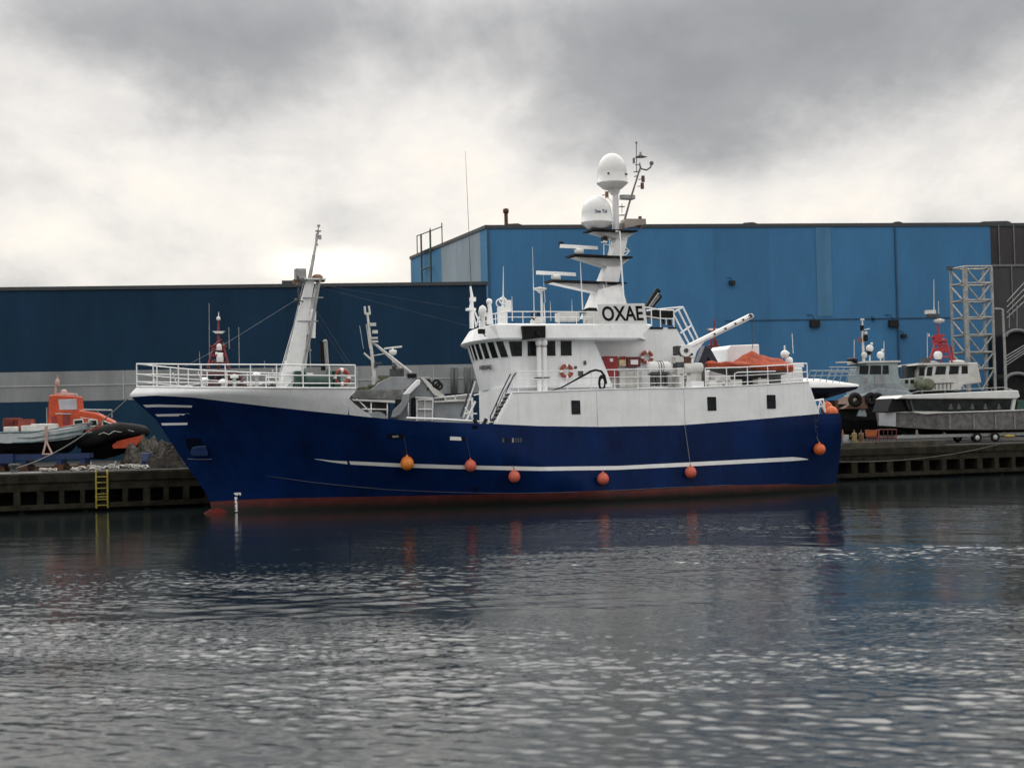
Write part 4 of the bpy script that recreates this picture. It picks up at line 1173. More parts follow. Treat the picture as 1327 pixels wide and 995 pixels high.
for u, v, sw in [(949.5, 366, .55), (1057, 419, .95), (1159, 419, .95), (1172.5, 435, .5), (1133, 413, .25)]:
    c = B(u, v, -.4); m = MB(); m.prism([c + (-sw / 2, 0, -sw * .35), c + (-sw / 2, .4, -sw * .35), c + (-sw / 2, .4, sw * .35), c + (-sw / 2, .1, sw * .35)], (sw, 0, 0)); m.tube([c + (0, .2, sw * .3), c + (-sw * .3, .2, sw * .9), c + (-sw * .8, .38, sw * .9)], .03, 5)
    m.build('wall_lamp', BLACK, e_)
for u0_, u1_, v in [(948, 981, 286), (1143, 1170, 286), (1272, 1310, 283), (655, 676, 287.5)]:
    a_, b_ = B(u0_, v, 2), B(u1_, v, 2); m = MB()
    m.prism([(a_[0], 2, zt - .1), (b_[0], 2, zt - .1), (b_[0], 2, zt + .42), (b_[0] - .4, 2, zt + .55), (a_[0] + (1.3 if u0_ < 1200 and u0_ > 700 else .1), 2, zt + .5)], (0, 2.4, 0)); m.build('roof_vent', TRIM if u0_ < 1200 else DGREY, e_)
m = MB(); c = B(656, 292, 2.5); m.tube([c - (0, 0, .2), c + (0, 0, 1.25)], .18, 9); m.lathe([(.2, 0), (.28, .05), (.28, .42), (.05, .5)], c + (0, 0, 1.15), 10); m.build('chimney', RUST, e_)
# caged ladder on the receding side
m = MB(); f0, f1 = .66, .79
yo = np.array([-.35, -.1, 0])
for f in (f0, f1):
    b0 = np.array(gpt(f, 9)) + yo; m.tube([b0, np.array(gpt(f, gt(f) + 1.9)) + yo], .10, 6)
for z in np.arange(9.5, 22, 1.9): m.tube([np.array(gpt(f0, z)) + yo, np.array(gpt(f1, z)) + yo], .09, 6)
for f in (f0, .50): m.tube([np.array(gpt(f, gt(f) - .1)) + yo, np.array(gpt(f, gt(f) + 2.1)) + yo], .06, 5)
m.tube([np.array(gpt(.85, gt(.72) + 1.9)) + yo, np.array(gpt(.50, gt(.60) + 1.7)) + yo], .06, 5); m.tube([np.array(gpt(.85, gt(.85))) + yo, np.array(gpt(.85, gt(.72) + 1.9)) + yo], .06, 5)
m.build('roof_ladder', mat('dark_green_ladder', (.03, .06, .05), .6), e_)

# charcoal hall at the right edge
CH = place(141, 1283, 7.0); Cc = CH.px
e_ = empty('charcoal_hall', CH, 'charcoal grey clad hall at the right edge of the yard', 'industrial hall')
zt2 = Cc(1300, 291)[2]; zm = Cc(1300, 345)[2]
m = MB(); m.prism([(0, -.1, zm), (60, -.1, zm), (60, -.1, zt2), (0, -.1, zt2)], (0, 40, 0)); m.build('upper_wall', CGREY, e_)
m = MB(); m.prism([(.05, -.6, 0), (60, -.6, 0), (60, -.6, zm - .02), (.05, -.6, zm - .02)], (0, 40, 0)); m.build('lower_wall', CGREY2, e_)
m = MB(); m.box((30, -.65, zm), (60, .15, .22))
for u, z0, z1 in [(1293.5, zm, zt2), (1313, zm, zt2), (1305.5, zm - 5.3, zm), (1337, zm, zt2)]: m.box((Cc(u, 320)[0], -.2 if z0 >= zm else -.68, (z0 + z1) / 2), (.1, .1, z1 - z0 - .1))
m.build('wall_joint', mat('pale_grey_joint', (.16, .16, .165), .6), e_)
m = MB(); m.prism([(-.05, -.2, zt2 - .2), (60, -.2, zt2 - .2), (60, -.2, zt2 + .12), (-.05, -.2, zt2 + .12)], (0, 40, 0)); m.build('roof_trim', TRIM, e_)

# lattice tower
LT = place(128, 1262, 7.0); T = LT.px
e_ = empty('lattice_tower', LT, 'cream painted steel lattice tower standing against the blue hall', 'tower')
xA, xB, xC = T(1233.5, 420)[0], T(1252.5, 420)[0], T(1287, 420)[0]; ztw = T(1262, 345.5)[2]; zlev = [T(1262, v)[2] for v in (345.5, 367, 389, 411.5, 434, 456.5, 478, 506)]
legs = [(T(1234, 420, 2.2)[0], 2.2), (xB, 0), (xC, 0), (T(1276, 420, 2.4)[0], 2.4)]
for i, (x, y) in enumerate(legs):
    m = MB(); wd = .34 if i == 1 else .2; m.box((x, y, ztw / 2), (wd, wd, ztw)); m.build('corner_post', LATT, e_)
m = MB()
for z in zlev[:-1]:
    for (a_, b_) in [(0, 1), (1, 2), (2, 3), (3, 0)]: m.tube([(*legs[a_], z), (*legs[b_], z)], .095, 5)
m.build('cross_beam', LATT, e_)
m = MB()
for k in range(len(zlev) - 1):
    z1, z0 = zlev[k], zlev[k + 1]
    m.tube([(*legs[0], z1 - .1), (legs[1][0] - .2, legs[1][1] + .3, z0 + .1)], .09, 5)
    xm = (xB + xC) / 2
    m.tube([(xB, 0, z1), (xm, 0, z0)], .085, 5); m.tube([(xC, 0, z1), (xm, 0, z0)], .085, 5)
m.build('diagonal_brace', LATT, e_)
m = MB(); m.box((xA + .9, 2.0, ztw + .1), (.5, .4, .3)); m.build('beacon', DGREY, e_)

# lamp post with an arm and a hooped cover behind the lattice tower
LPf = place(126, 1302, 7); L_ = LPf.px
m = MB(); b0 = L_(1303, 500); m.tube([(b0[0], 0, 0), L_(1302, 455), L_(1299.5, 401)], [.16, .13, .10], 8); m.tube([L_(1299.5, 401), L_(1290, 399.5)], .07, 6); m.box(L_(1290.5, 400), (.7, .25, .14))
o = m.build('lamp_post', GALV); o.location = LPf.o; o.rotation_euler = (0, 0, LPf.yaw); tag(o, 'slim grey lamp post with a short arm, right of the cream lattice tower', 'lamp post')
HC = place(130, 1318, 7); Hx = HC.px
e_ = empty('hooped_shelter', HC, 'dark tarpaulin shelter on pale hoops at the right edge behind the passenger boat', 'shelter')
for k, (vt, yy) in enumerate([(428, 0), (484, -2.2)]):
    a_, t_ = Hx(1304, vt + 8, yy), Hx(1318, vt, yy); arc = [(a_[0] + (t_[0] - a_[0]) * (1 - math.cos(q)), yy, a_[2] + (t_[2] - a_[2]) * math.sin(q) * 1.0) for q in np.linspace(0, math.pi, 15)]
    m = MB(); m.tube(arc, .16, 6); m.build('hoop', mat('dull_hoop', (.16, .17, .17), .6), e_)
    lo = -.02 if k else Hx(1304, 484, yy)[2]
    m = MB(); m.prism([(arc[0][0], yy + .3, lo)] + [(p[0], yy + .3, p[2]) for p in arc] + [(arc[-1][0] + 3, yy + .3, arc[-1][2]), (arc[-1][0] + 3, yy + .3, lo)], (0, 3.4, 0)); m.build('cover', RUBBER, e_)
m = MB()
for i in range(4): m.tube([Hx(1305, 412 - i * 7, -.4 - .3 * i), Hx(1345, 374 - i * 9, -.4 - .3 * i)], .045, 5)
for i in range(4): m.tube([Hx(1303, 462 + i * 4, -1.0), Hx(1340, 440 + i * 3, -1.0)], .05, 5)
for u in (1308, 1318, 1328, 1338): m.tube([Hx(u, 425, -.4), Hx(u, 408 - (u - 1305) * .95, -.4)], .04, 5)
m.build('scaffold_rail', GALV, e_)

# ================================================================== BOATS AND THINGS ON THE QUAY
def hull_rings(x0, x1, zk, zs, B_, n=16, bow='+', full=1.0, rake=.12, sheer=.25):
    """Rings of a simple round-bilged hull, keel zk to sheer zs, bow at x1 ('+') or x0 ('-'); open at the top (deck closes it)."""
    L = x1 - x0; rings = []
    for i in range(n + 1):
        f = i / n; g = min(1, (1 - f) / .45) if f > .55 else 1.0
        bw = B_ / 2 * (1 - (1 - g) ** 2.2) * (1 - .18 * (1 - min(1, f / .3)) ** 2)
        sh = zs + sheer * max(0, (f - .35) / .65) ** 2
        kz = zk + (sh - zk) * .75 * max(0, (f - .8) / .2) ** 2
        xr_ = f * L
        prof = [(-bw, sh), (-bw * .97, kz + (sh - kz) * .55), (-bw * .78, kz + (sh - kz) * .22), (-bw * .2, kz + .02), (bw * .2, kz + .02), (bw * .78, kz + (sh - kz) * .22), (bw * .97, kz + (sh - kz) * .55), (bw, sh)]
        ring = []
        for y, z in prof:
            hgt = (z - kz) / max(1e-6, sh - kz); xx = xr_ - rake * L * (1 - hgt) * max(0, f - .5) * 2 * .5
            ring.append((x0 + xx if bow == '+' else x1 - xx, y, z))
        rings.append(ring if bow == '+' else [tuple(p) for p in ring[::-1]])
    return rings


def hull(x0, x1, zk, zs, B_, bow='+', split=None, **kw):
    rs = hull_rings(x0, x1, zk, zs, B_, bow=bow, **kw)
    m = MB(); n = len(rs[0])
    # lower strakes get material 1 when split is asked for
    for a in range(len(rs) - 1):
        for i in range(n - 1):
            lowband = 1 <= i <= n - 3 and split
            vs = [rs[a][i], rs[a][i + 1], rs[a + 1][i + 1], rs[a + 1][i]]
            m.add(vs, [(0, 1, 2, 3)], 1 if lowband else 0, False)
    m.add(rs[0], [tuple(range(n - 1, -1, -1))])
    top = [r[0] for r in rs] + [r[-1] for r in reversed(rs)]
    m.add([(p[0], p[1], p[2] - .06) for p in top], [tuple(range(len(top)))])
    return m


def cabin(m, poly, y0, y1, mi=0):
    """poly: list of local (x, y, z) on the near side; extruded across."""
    q = [(p[0], y0, p[2]) for p in poly]; m.prism(q, (0, y1 - y0, 0), mi)


def win(fr, pts, y, parent, name='window', m=GLASS, frame=None):
    q = MB(); q.prism([fr(u, v, y - .015) for u, v in pts], (0, .04, 0)); o = q.build(name, m, parent)
    if frame:
        k = len(pts); r_ = MB()
        for i in range(k): r_.tube([fr(*pts[i], y - .03), fr(*pts[(i + 1) % k], y - .03)], .045, 5)
        r_.build('window_frame', frame, o)
    return o


# --- orange rescue boat (left)
RF = place(86, 110, 9.0); Rr = RF.px
rb = empty('orange_rescue_boat', RF, 'bright orange cabin rescue boat with a thick black rubber collar, ashore left of the bow', 'rescue boat')
m = MB(); cabin(m, [Rr(u, v) for u, v in [(66, 553), (67, 513), (72, 512), (104, 513.5), (106, 532), (127, 535), (149, 546), (151, 553), (141, 567), (68, 567)]], -1.1, 1.1)
m.build('cabin', ORANGE, rb, bevel=.09)
win(Rr, [(75.5, 517.5), (99, 516.5), (100, 530.5), (77, 531)], -1.1, rb, m=mat('pale_sky_glass', (.40, .40, .44), .15))
for q in [[(95.5, 544.5), (107.5, 543.5), (108, 551.5), (96, 552)], [(115, 544.5), (125.5, 544), (126.5, 552), (116, 552.5)], [(132.5, 545), (147, 550), (145, 552.5), (133, 552)]]: win(Rr, q, -1.1, rb, frame=OFFW)
m = MB(); pts = [Rr(128, 566, -1.5), Rr(140, 560, -1.6), Rr(155, 557, -1.4), Rr(172, 557.5, -.9), Rr(186, 559, -.2), Rr(188, 560, .3)]
m.tube(pts, [.50, .5, .48, .42, .36, .3], 12); m.tube([Rr(100, 572, -1.5), Rr(115, 570, -1.5), Rr(128, 566, -1.5)], [.4, .46, .5], 12); m.build('rubber_collar', RUBBER, rb)
m = MB(); m.loft([[(Rr(u, v0)[0], -hw, Rr(u, v0)[2]), (Rr(u, v1)[0], -hw * .5, Rr(u, v1)[2]), (Rr(u, v1)[0], hw * .5, Rr(u, v1)[2]), (Rr(u, v0)[0], hw, Rr(u, v0)[2])] for u, v0, v1, hw in [(108, 572, 594, 1.35), (135, 568, 595, 1.4), (150, 565, 591, 1.3), (165, 563, 586, 1.0), (180, 561.5, 580, .5), (187, 561, 570, .08)]]); m.build('hull', BLACK, rb)
m = MB(); m.prism([Rr(u, v, -1.42) for u, v in [(145, 577), (152, 571.5), (168, 567.5), (185, 564), (183, 570), (177, 577), (162, 580.5), (147, 581)]], (0, .12, 0)); m.build('bow_panel', ORANGE, rb)
m = MB(); m.tube([Rr(107, 532, -.9), Rr(108, 531, -.9), Rr(145, 531.5, -.7), Rr(145, 541, -.7)], .05, 6); m.tube([Rr(127, 531, -.8), Rr(127, 537, -.8)], .04, 5); m.tube([Rr(108, 531, .8), Rr(145, 531.5, .6)], .05, 6); m.build('bow_rail', GALV, rb)
m = MB(); m.tube([Rr(71, 514), Rr(73, 498)], .07, 6); m.tube([Rr(74, 499), Rr(74.5, 486)], .05, 6); m.lathe([(.10, 0), (.14, .08), (.13, .4), (.05, .5)], Rr(74.5, 501), 12); m.box(Rr(84, 512), (1.0, .8, .3)); m.ball(Rr(83, 509), .22, 10); m.tube([Rr(88, 513), Rr(99, 515), Rr(101, 530)], .05, 6); m.build('mast', mat('pinkish_mast', (.45, .28, .25), .5), rb)
m = MB(); m.tube([Rr(128, 563, -2.02), Rr(134, 560.5, -2.1), Rr(141, 563, -2.12), Rr(148, 558.5, -2.0), Rr(156, 560, -1.85), Rr(164, 556.5, -1.6), Rr(172, 559, -1.4), Rr(180, 557, -.8)], .03, 5); m.build('grab_line', ROPEW, rb)
m = MB(); m.tube([Rr(72, 536, -1.14), Rr(92, 536, -1.14)], .03, 5); m.tube([Rr(104, 541, -1.14), Rr(150, 547, -1.0)], .025, 5); m.tube([Rr(79, 513, -.9), Rr(79, 510, -.9), Rr(100, 510.5, -.9), Rr(100, 514, -.9)], .03, 5); m.build('handrail', OFFW, rb)
m = MB(); m.box(Rr(90, 511, .2), (.5, .35, .22)); m.box(Rr(70, 545, -1.13), (.25, .06, .5)); m.box(Rr(86, 542, -1.13), (.4, .05, .7)); m.build('cabin_fitting', DRED, rb)
# --- open white boat in front of it
WF = place(83.5, 50, 9.0); Wf = WF.px
wb = empty('white_open_boat', WF, 'pale blue grey open boat with a black bottom on a cradle at the left', 'boat')
xa, xb = Wf(-14, 560)[0], Wf(121, 555)[0]; zk, zs = Wf(50, 588)[2], Wf(50, 561)[2]
hm = hull(xa, xb, zk, zs, 2.6, '+', split=True, sheer=.55, rake=.2); hm.build('hull', [mat('pale_blue_white_hull', (.46, .50, .51), .45, var=.08), BLACK], wb)
m = MB()
for vt in (555.5, 563, 568.5):
    sh = Wf(50, vt + 4)[2]; m.tube([(xa, -1.1, sh), (xa + (xb - xa) * .45, -1.31, sh), (xa + (xb - xa) * .7, -1.22, sh + .18), (xa + (xb - xa) * .88, -.72, sh + .38), (xb - .1, -.05, sh + .5)], .045, 6)
m.build('rubbing_strip', mat('teal_grey_strip', (.12, .19, .20), .5), wb)
m = MB()
for u, v, sx, sz in [(25, 551, 1.6, .7), (17, 547, .8, .5)]: m.box(Wf(u, v, .2), (sx, 1.4, sz))
build_each(m, 'deck_gear', mat('faded_red_gear', (.25, .05, .035), .6), wb)
m = MB(); m.box(Wf(58, 554.5, .1), (1.4, 1.5, .5)); m.box(Wf(15, 556, -.6), (.8, .6, .3)); m.box(Wf(40, 555, 0), (.9, 1.4, .35)); m.build('console', OFFW, wb, bevel=.06)
m = MB(); m.tube([Wf(61, 556, -.3), Wf(60.5, 528, -.3)], .03, 5); m.build('whip_antenna', GALV, wb)
m = MB()
c = Wf(60, 560, -1.5)
m.tube([Wf(60, 552, -1.5), Wf(60, 575, -1.5)], .10, 6); m.tube([Wf(60, 572, -1.5), Wf(55.5, 589, -1.7)], .06, 6); m.tube([Wf(60, 572, -1.5), Wf(68, 589, -1.7)], .06, 6); m.tube([Wf(55, 588.5, -1.7), Wf(68.5, 588.5, -1.7)], .05, 6); m.tube([Wf(60, 560, -1.5), Wf(61, 556, -1.3)], .12, 6)
o = m.build('boat_stand', mat('pale_pink_stand', (.48, .33, .28), .6)); o.location = WF.o; o.rotation_euler = (0, 0, WF.yaw); tag(o, 'pale pink steel A frame stand propping the white open boat', 'boat stand')
m = MB(); a_, b_ = Wf(-20, 591, -.3), Wf(118, 588, -.3)
m.box(((a_[0] + b_[0]) / 2, -1.0, (a_[2] + b_[2]) / 2 - .1), (b_[0] - a_[0], .18, .30)); m.box(((a_[0] + b_[0]) / 2, .8, (a_[2] + b_[2]) / 2 - .1), (b_[0] - a_[0], .18, .30)); m.box((Wf(12, 592)[0], -1.15, Wf(12, 594, -1.15)[2]), (.95, .5, .55))
for u in (5, 35, 80, 110): m.box((Wf(u, 590)[0], 0, .45), (.25, 2.2, .25)); m.box((Wf(u, 590)[0], 0, .17), (.5, 2.4, .32), mi=1)
m.box(((a_[0] + b_[0]) / 2, -.6, .14), (b_[0] - a_[0], .2, .16), mi=1)
o = m.build('boat_trailer', [BLUEP, RUST]); o.location = WF.o; o.rotation_euler = (0, 0, WF.yaw); tag(o, 'blue steel boat trailer on rusty blocks under the white open boat', 'trailer')
# --- heap of pale nets and a blue drum next to the stem
NF = place(82, 195, 10); Nf = NF.px
def heap(fr, u0, u1, vtop, seed, mt, name, label, cat, depth=2.0, n=40, vbase=600):
    rg = np.random.default_rng(seed); a_, b_ = fr.px(u0, vbase)[0], fr.px(u1, vbase)[0]; H_ = fr.px((u0 + u1) / 2, vtop)[2]; cx = (a_ + b_) / 2; hw = (b_ - a_) / 2; m = MB(); rows = []
    ph = rg.uniform(0, 6, 12)
    for i in range(n + 1):
        row = []
        for j in range(n + 1):
            x, y = 2 * i / n - 1, 2 * j / n - 1; d_ = max(0, 1 - (x * x) ** 1.2 - (y * y) ** 1.2)
            z = .74 * H_ * d_ ** .7 * (1 + .16 * math.sin(5 * x + ph[0]) * math.cos(4 * y + ph[1]) + .12 * math.sin(13 * x + ph[2] + 3 * y) + .10 * math.sin(11 * y + ph[3] - 6 * x) +   .035 * rg.normal())
            row.append((cx + x * hw, y * depth, max(z, -.01)))
        rows.append(row)
    m.grid(rows, smooth=True)
    for q in range(7):     # loose ropes lying over the pile
        k0 = int(rg.integers(4, n - 8)); dr = rg.uniform(-.35, .35)
        m.tube([np.array(rows[min(n, max(0, int(k0 + dr * t + 2 * math.sin(t * .5 + q))))][t]) + (0, 0, .05) for t in range(3, n - 2)], .035, 5)
    o = m.build(name, mt); o.location = fr.o; o.rotation_euler = (0, 0, fr.yaw); return tag(o, label, cat)
NET = mat('pale_net_twine', (.040, .035, .028), .95, col2=(.006, .005, .005), scale=3.6, bump=.9, bscale=9, bdist=.1)
heap(NF, 184, 256, 566, 3, NET, 'net_heap', 'lumpy heap of pale and dark fishing nets ashore beside the stem', 'net heap', 2.0, vbase=603)
NF2 = place(85.5, 185, 10)
heap(NF2, 156, 222, 560, 9, mat('pale_sacking', (.12, .11, .095), .95, col2=(.008, .007, .006), scale=2.2, bump=.8, bscale=7, bdist=.1), 'sack_heap', 'tall pale heap of sacking behind the bow panel of the orange rescue boat', 'heap', 1.6, vbase=601)
m = MB(); c = Nf(194, 602, -.9); m.lathe([(.28, 0), (.3, .05), (.3, .42), (.31, .44), (.3, .46), (.3, .86), (.28, .9), (.02, .9)], (c[0], -.9, 0), 18); o = m.build('oil_drum', BLUEP); o.location = NF.o; tag(o, 'dark blue oil drum in front of the net heap beside the stem', 'drum')
# coils and offcuts lying along the quay edge
for (u, n_, sd, wd, lab) in [(65, 5, 1, .9, 'small tangle of pale rope at the quay edge below the boat stand'), (108, 6, 2, 1.2, 'pale rope tangle with a raised end left of the yellow ladder top'), (140, 9, 3, 1.6, 'wide tangle of pale rope right above the yellow ladder'), (172, 8, 4, 1.5, 'pale rope tangle at the quay edge nearest the trawler stem')]:
    fr = Frame(W((P(u, 606, YQ)[0], YQ + .9, 2.04)), VF.yaw); rg = np.random.default_rng(sd); m = MB()
    for k in range(n_):
        c = np.array([rg.uniform(-wd / 2, wd / 2), rg.uniform(-.3, .3), .04]); r0 = rg.uniform(.15, .35); a0 = rg.uniform(0, 6)
        m.tube([c + np.array([r0 * math.cos(a0 + t), r0 * .8 * math.sin(a0 + t), .05 + .12 * abs(math.sin(t * 1.3 + a0)) + .02 * k]) for t in np.linspace(0, 4.5, 14)], .04, 5)
    if sd in (2, 3): m.tube([(.3, 0, .05), (.42, 0, .3), (.46, .05, .55)], .035, 5)
    o = m.build('rope_tangle', ROPEW); o.location = fr.o; o.rotation_euler = (0, 0, fr.yaw); tag(o, lab, 'rope')
fr = Frame(W((P(18, 614, YQ)[0], YQ + .45, 2.10)), VF.yaw); m = MB(); m.lathe([(.28, 0), (.2, .06), (.17, .32), (.27, .4), (.25, .5), (.02, .52)], (0, 0, 0), 16); m.box((-.2, 0, .03), (3.2, .5, .07), mi=1); o = m.build('bollard', [DGREY, ROPEW]); o.location = fr.o; o.rotation_euler = (0, 0, fr.yaw); tag(o, 'squat dark mooring bollard on a pale base plate at the left quay edge', 'bollard')
b0 = W((P(18, 614, YQ)[0], YQ + .45, 2.35)); b1 = W(P(166, 516, .3))
m = MB(); pts = []
for t in np.linspace(0, 1, 24): p = b0 + (b1 - b0) * t; p = p - np.array([0, 0, 1.0]) * .9 * 4 * t * (1 - t) * .55; pts.append(p)
m.tube(pts, .035, 6); tag(m.build('bow_mooring_rope', ROPE), 'long grey mooring rope sagging from the bow to the bollard at the left', 'mooring rope')
b0 = W((hp(1082, 596)[0], -2.6, 1.6)); b1 = W((P(1306, 575, YQ)[0], YQ + .3, 2.12)); m = MB(); pts = []
for t in np.linspace(0, 1, 24): p = b0 + (b1 - b0) * t - np.array([0, 0, 1.0]) * 4 * t * (1 - t) * .42; pts.append(p)
m.tube(pts, .02, 6); tag(m.build('stern_mooring_rope', mat('dark_rope', (.10, .10, .085), .9)), 'thin grey mooring rope running from the stern to the right quay edge', 'mooring rope')

# --- red masted pilot boats: behind the bow, and behind the aft deck
def red_mast(fr, parent, base, top, half, mt, arm_v=None):
    """Tripod lattice mast: base pixel (u,v), top pixel, half width in px at the base."""
    m = MB(); q = fr.px
    tp_ = q(*top); md = q(base[0] + (top[0] - base[0]) * .45, base[1] + (top[1] - base[1]) * .48)
    for du, yy in ((-half, -.4), (half, -.4), (0, .8)): m.tube([q(base[0] + du, base[1], yy), q(base[0] + du * .42, base[1] + (top[1] - base[1]) * .45, yy * .4)], .09, 6)
    for f in (.12, .25, .38, .46):
        w_ = half * (1 - f * 1.25); v = base[1] + (top[1] - base[1]) * f; m.tube([q(base[0] - w_, v, -.3), q(base[0] + w_, v, -.3)], .07, 6)
        m.tube([q(base[0] - w_, v, -.3), q(base[0] + w_ * .8, base[1] + (top[1] - base[1]) * (f + .12), -.3)], .05, 5)
    m.box(q(base[0] + (top[0] - base[0]) * .4, base[1] + (top[1] - base[1]) * .44), (half * .075, .6, .12))
    m.tube([md - (0, 0, .4), tp_], [.13, .05], 8)
    return m.build('lattice_mast', mt, parent)


R1 = place(93, 285, 8); Q = R1.px
e_ = empty('red_masted_boat', R1, 'pilot boat with a dark red lattice mast standing behind the trawler bow railing', 'pilot boat')
red_mast(R1, e_, (283, 478), (283, 412), 14, DRED)
m = MB(); m.tube([Q(283, 414), Q(283.5, 404)], [.06, .015], 6); m.ball(Q(283, 413), .14, 8); m.prism([Q(275, 429, -.2), Q(291.5, 429, -.2), Q(288, 432, -.2), Q(279, 432, -.2)], (0, .5, 0)); m.build('radar', DOME, e_)
for u, v, r_ in [(284, 449.5, .17), (285, 463.5, .22)]: m = MB(); m.lathe([(r_, -r_ * 1.3), (r_ * 1.05, 0), (r_ * .8, r_), (.02, r_ * 1.3)], Q(u, v, -.7), 14); m.build('radome', DOME, e_)
m = MB(); m.tube([Q(279, 458, -.7), Q(289, 459.5, -.7)], .11, 6); m.build('scanner_bar', WHITE2, e_)
for u, v0, v1 in [(271.5, 478, 393), (297, 452, 424), (310, 478, 424), (259, 478, 455), (290.5, 450, 443), (343, 478, 467)]: m = MB(); m.tube([Q(u, v0), Q(u - .6, v1)], [.035, .02], 5); m.build('whip_antenna', GALV, e_)
m = MB(); cabin(m, [Q(u, v) for u, v in [(256, 520), (262, 492), (266, 483), (312, 482), (318, 500), (320, 520)]], -1.4, 1.4); m.build('cabin', mat('dark_red_cabin', (.10, .025, .025), .5), e_, bevel=.08)
for q in [[(268, 486), (278, 486), (277, 494), (266, 494)], [(281, 486), (294, 486), (294, 494), (280, 494)], [(297, 486), (309, 486), (311, 494), (297, 494)]]: win(Q, q, -1.4, e_)
hm = hull(Q(225, 560)[0], Q(345, 560)[0], .3, 2.6, 3.6, '-'); hm.build('hull', [NAVY, BLACK], e_)
m = MB(); m.tube([Q(240, 500, -1.4), Q(262, 497, -1.4)], .05, 5); m.tube([Q(320, 499, -1.4), Q(340, 498, -1.4)], .05, 5); m.build('side_rail', OFFW, e_)

R2 = place(98, 925, 8); Q = R2.px
e_ = empty('red_masted_boat', R2, 'boat with a slim dark red mast and white scanner showing above the orange tarpaulin', 'pilot boat')
m = MB(); m.tube([Q(926, 470), Q(925.5, 413)], [.12, .05], 8)
for u in (-5, 5): m.tube([Q(925 + u, 472), Q(925 + u * .6, 440)], .08, 6)
for v in (430, 448, 453): m.tube([Q(918, v), Q(932, v)], .08, 6)
m.build('lattice_mast', DRED, e_)
m = MB(); m.prism([Q(917, 425.5), Q(932, 425.5), Q(929, 428), (Q(920, 428))], (0, .5, 0)); m.build('scanner_bar', WHITE2, e_)
m = MB(); q_ = [Q(u, v) for u, v in [(921, 456), (926, 460), (933, 463), (941, 463.5), (941, 480), (921, 480)]]; cabin(m, q_, -1, 1); m.build('cabin', OFFW, e_)
m = MB(); m.prism([Q(u, v, -.9) for u, v in [(941, 459), (950, 458.5), (950, 468), (941, 468)]], (0, .6, 0)); m.build('cabin_vent', REDP, e_)
hm = hull(Q(890, 560)[0], Q(985, 560)[0], .3, 3.6, 3.4, '-'); hm.build('hull', [OFFW, BLACK], e_)

# --- grey patrol vessel seen through the gap in front of the bridge
GF = place(92, 530, 9); Q = GF.px
e_ = empty('grey_patrol_vessel', GF, 'grey vessel with canopy and white chute, seen between the trawler bow and bridge', 'patrol vessel')
def gp(pix, y0, th, name, mt, bev=.0):
    m = MB(); m.prism([Q(u, v, y0) for u, v in pix], (0, th, 0)); return m.build(name, mt, e_, bevel=bev)
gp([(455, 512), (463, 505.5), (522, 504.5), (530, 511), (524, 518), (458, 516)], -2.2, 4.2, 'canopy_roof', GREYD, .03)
gp([(457, 556), (457, 517), (505, 519), (505, 556)], -.3, 2.0, 'cabin_wall', mat('dim_olive_wall', (.10, .10, .09), .7), 0)
gp([(456, 517), (512, 518.5), (512, 522), (458, 519)], -2.25, .15, 'canopy_edge', OFFW)
gp([(480, 505), (494, 494), (506, 488.5), (540, 487.5), (533, 505)], -1.6, 3.0, 'cabin_roof', GREYB, .03)
gp([(515, 560), (516, 517), (540, 489), (557, 488), (578, 514.5), (612, 513), (612, 560)], -1.5, 3.0, 'superstructure', GREYB, .03)
gp([(563, 512), (545, 489), (549, 489), (577, 514), (572, 515)], -1.7, .2, 'raked_post', OFFW)
gp([(556, 494), (550, 491), (557, 491), (563, 504), (553, 505.5)], -1.55, .2, 'cabin_window', GLASS)
gp([(522, 511), (541, 491.5), (545, 492.5), (544.5, 497), (531, 510.5), (526, 511.5)], -2.6, .9, 'chute', WHITE2, .05)
gp([(522, 512), (531, 511), (530, 520), (519, 537), (512, 541), (507, 541), (510, 531), (520, 522)], -2.6, .8, 'chute_leg', GREYB, .05)
gp([(533, 516.5), (538, 514), (539, 542), (532.5, 542)], -1.62, .15, 'doorway', BLACK)
o = gp([(541, 519), (560, 519), (560, 545), (541, 545)], -1.62, .1, 'door', mat('pale_door', (.38, .385, .39), .5))
m = MB()
for a_, b_ in [((540, 518), (561, 518)), ((550.5, 518), (550.5, 545)), ((540, 518), (540, 545)), ((561, 516), (560, 545)), ((541, 530.5), (560, 530.5)), ((538, 515), (561, 516))]: m.tube([Q(*a_, -1.7), Q(*b_, -1.7)], .05 if a_[0] != 550.5 else .03, 5)
m.build('door_frame', WHITE2, o)
m = MB()
for a_, b_ in [((481, 518), (481, 545)), ((502, 518), (502, 545)), ((469, 530), (502, 530.5)), ((529, 521), (529, 542)), ((462, 516), (481, 535))]: m.tube([Q(*a_, -2.1), Q(*b_, -2.1)], .045, 6)
build_each(m, 'canopy_post', WHITE2, e_)
gp([(528, 484), (540, 484), (540, 489.5), (528, 489.5)], -1.7, .5, 'light_box', BLACK)
m = MB(); m.torus(Q(565.5, 497, -1.7), .22, .08, M=np.array(Matrix.Rotation(R(90), 3, 'X')), n=18); m.torus(Q(569, 500, -1.7), .2, .07, M=np.array(Matrix.Rotation(R(90), 3, 'X')), n=18); m.build('tyre', RUBBER, e_)
m = MB()
for a_, b_ in [((563, 516), (612, 511)), ((563, 521), (612, 518)), ((577, 515), (577, 521)), ((590, 512), (590, 519))]: m.tube([Q(*a_, -1.7), Q(*b_, -1.7)], .06, 6)
m.box(Q(592, 519, -1.65), (1.4, .2, .14)); m.build('side_rail', OFFW, e_)
m = MB()
for u, v, sx in [(462, 506, .5), (468, 504, .4), (476, 503.5, .6), (488, 503, .8), (482, 501, .5), (497, 489, .7), (509, 494, .4)]: m.box(Q(u, v, -.8), (sx, .5, .22))
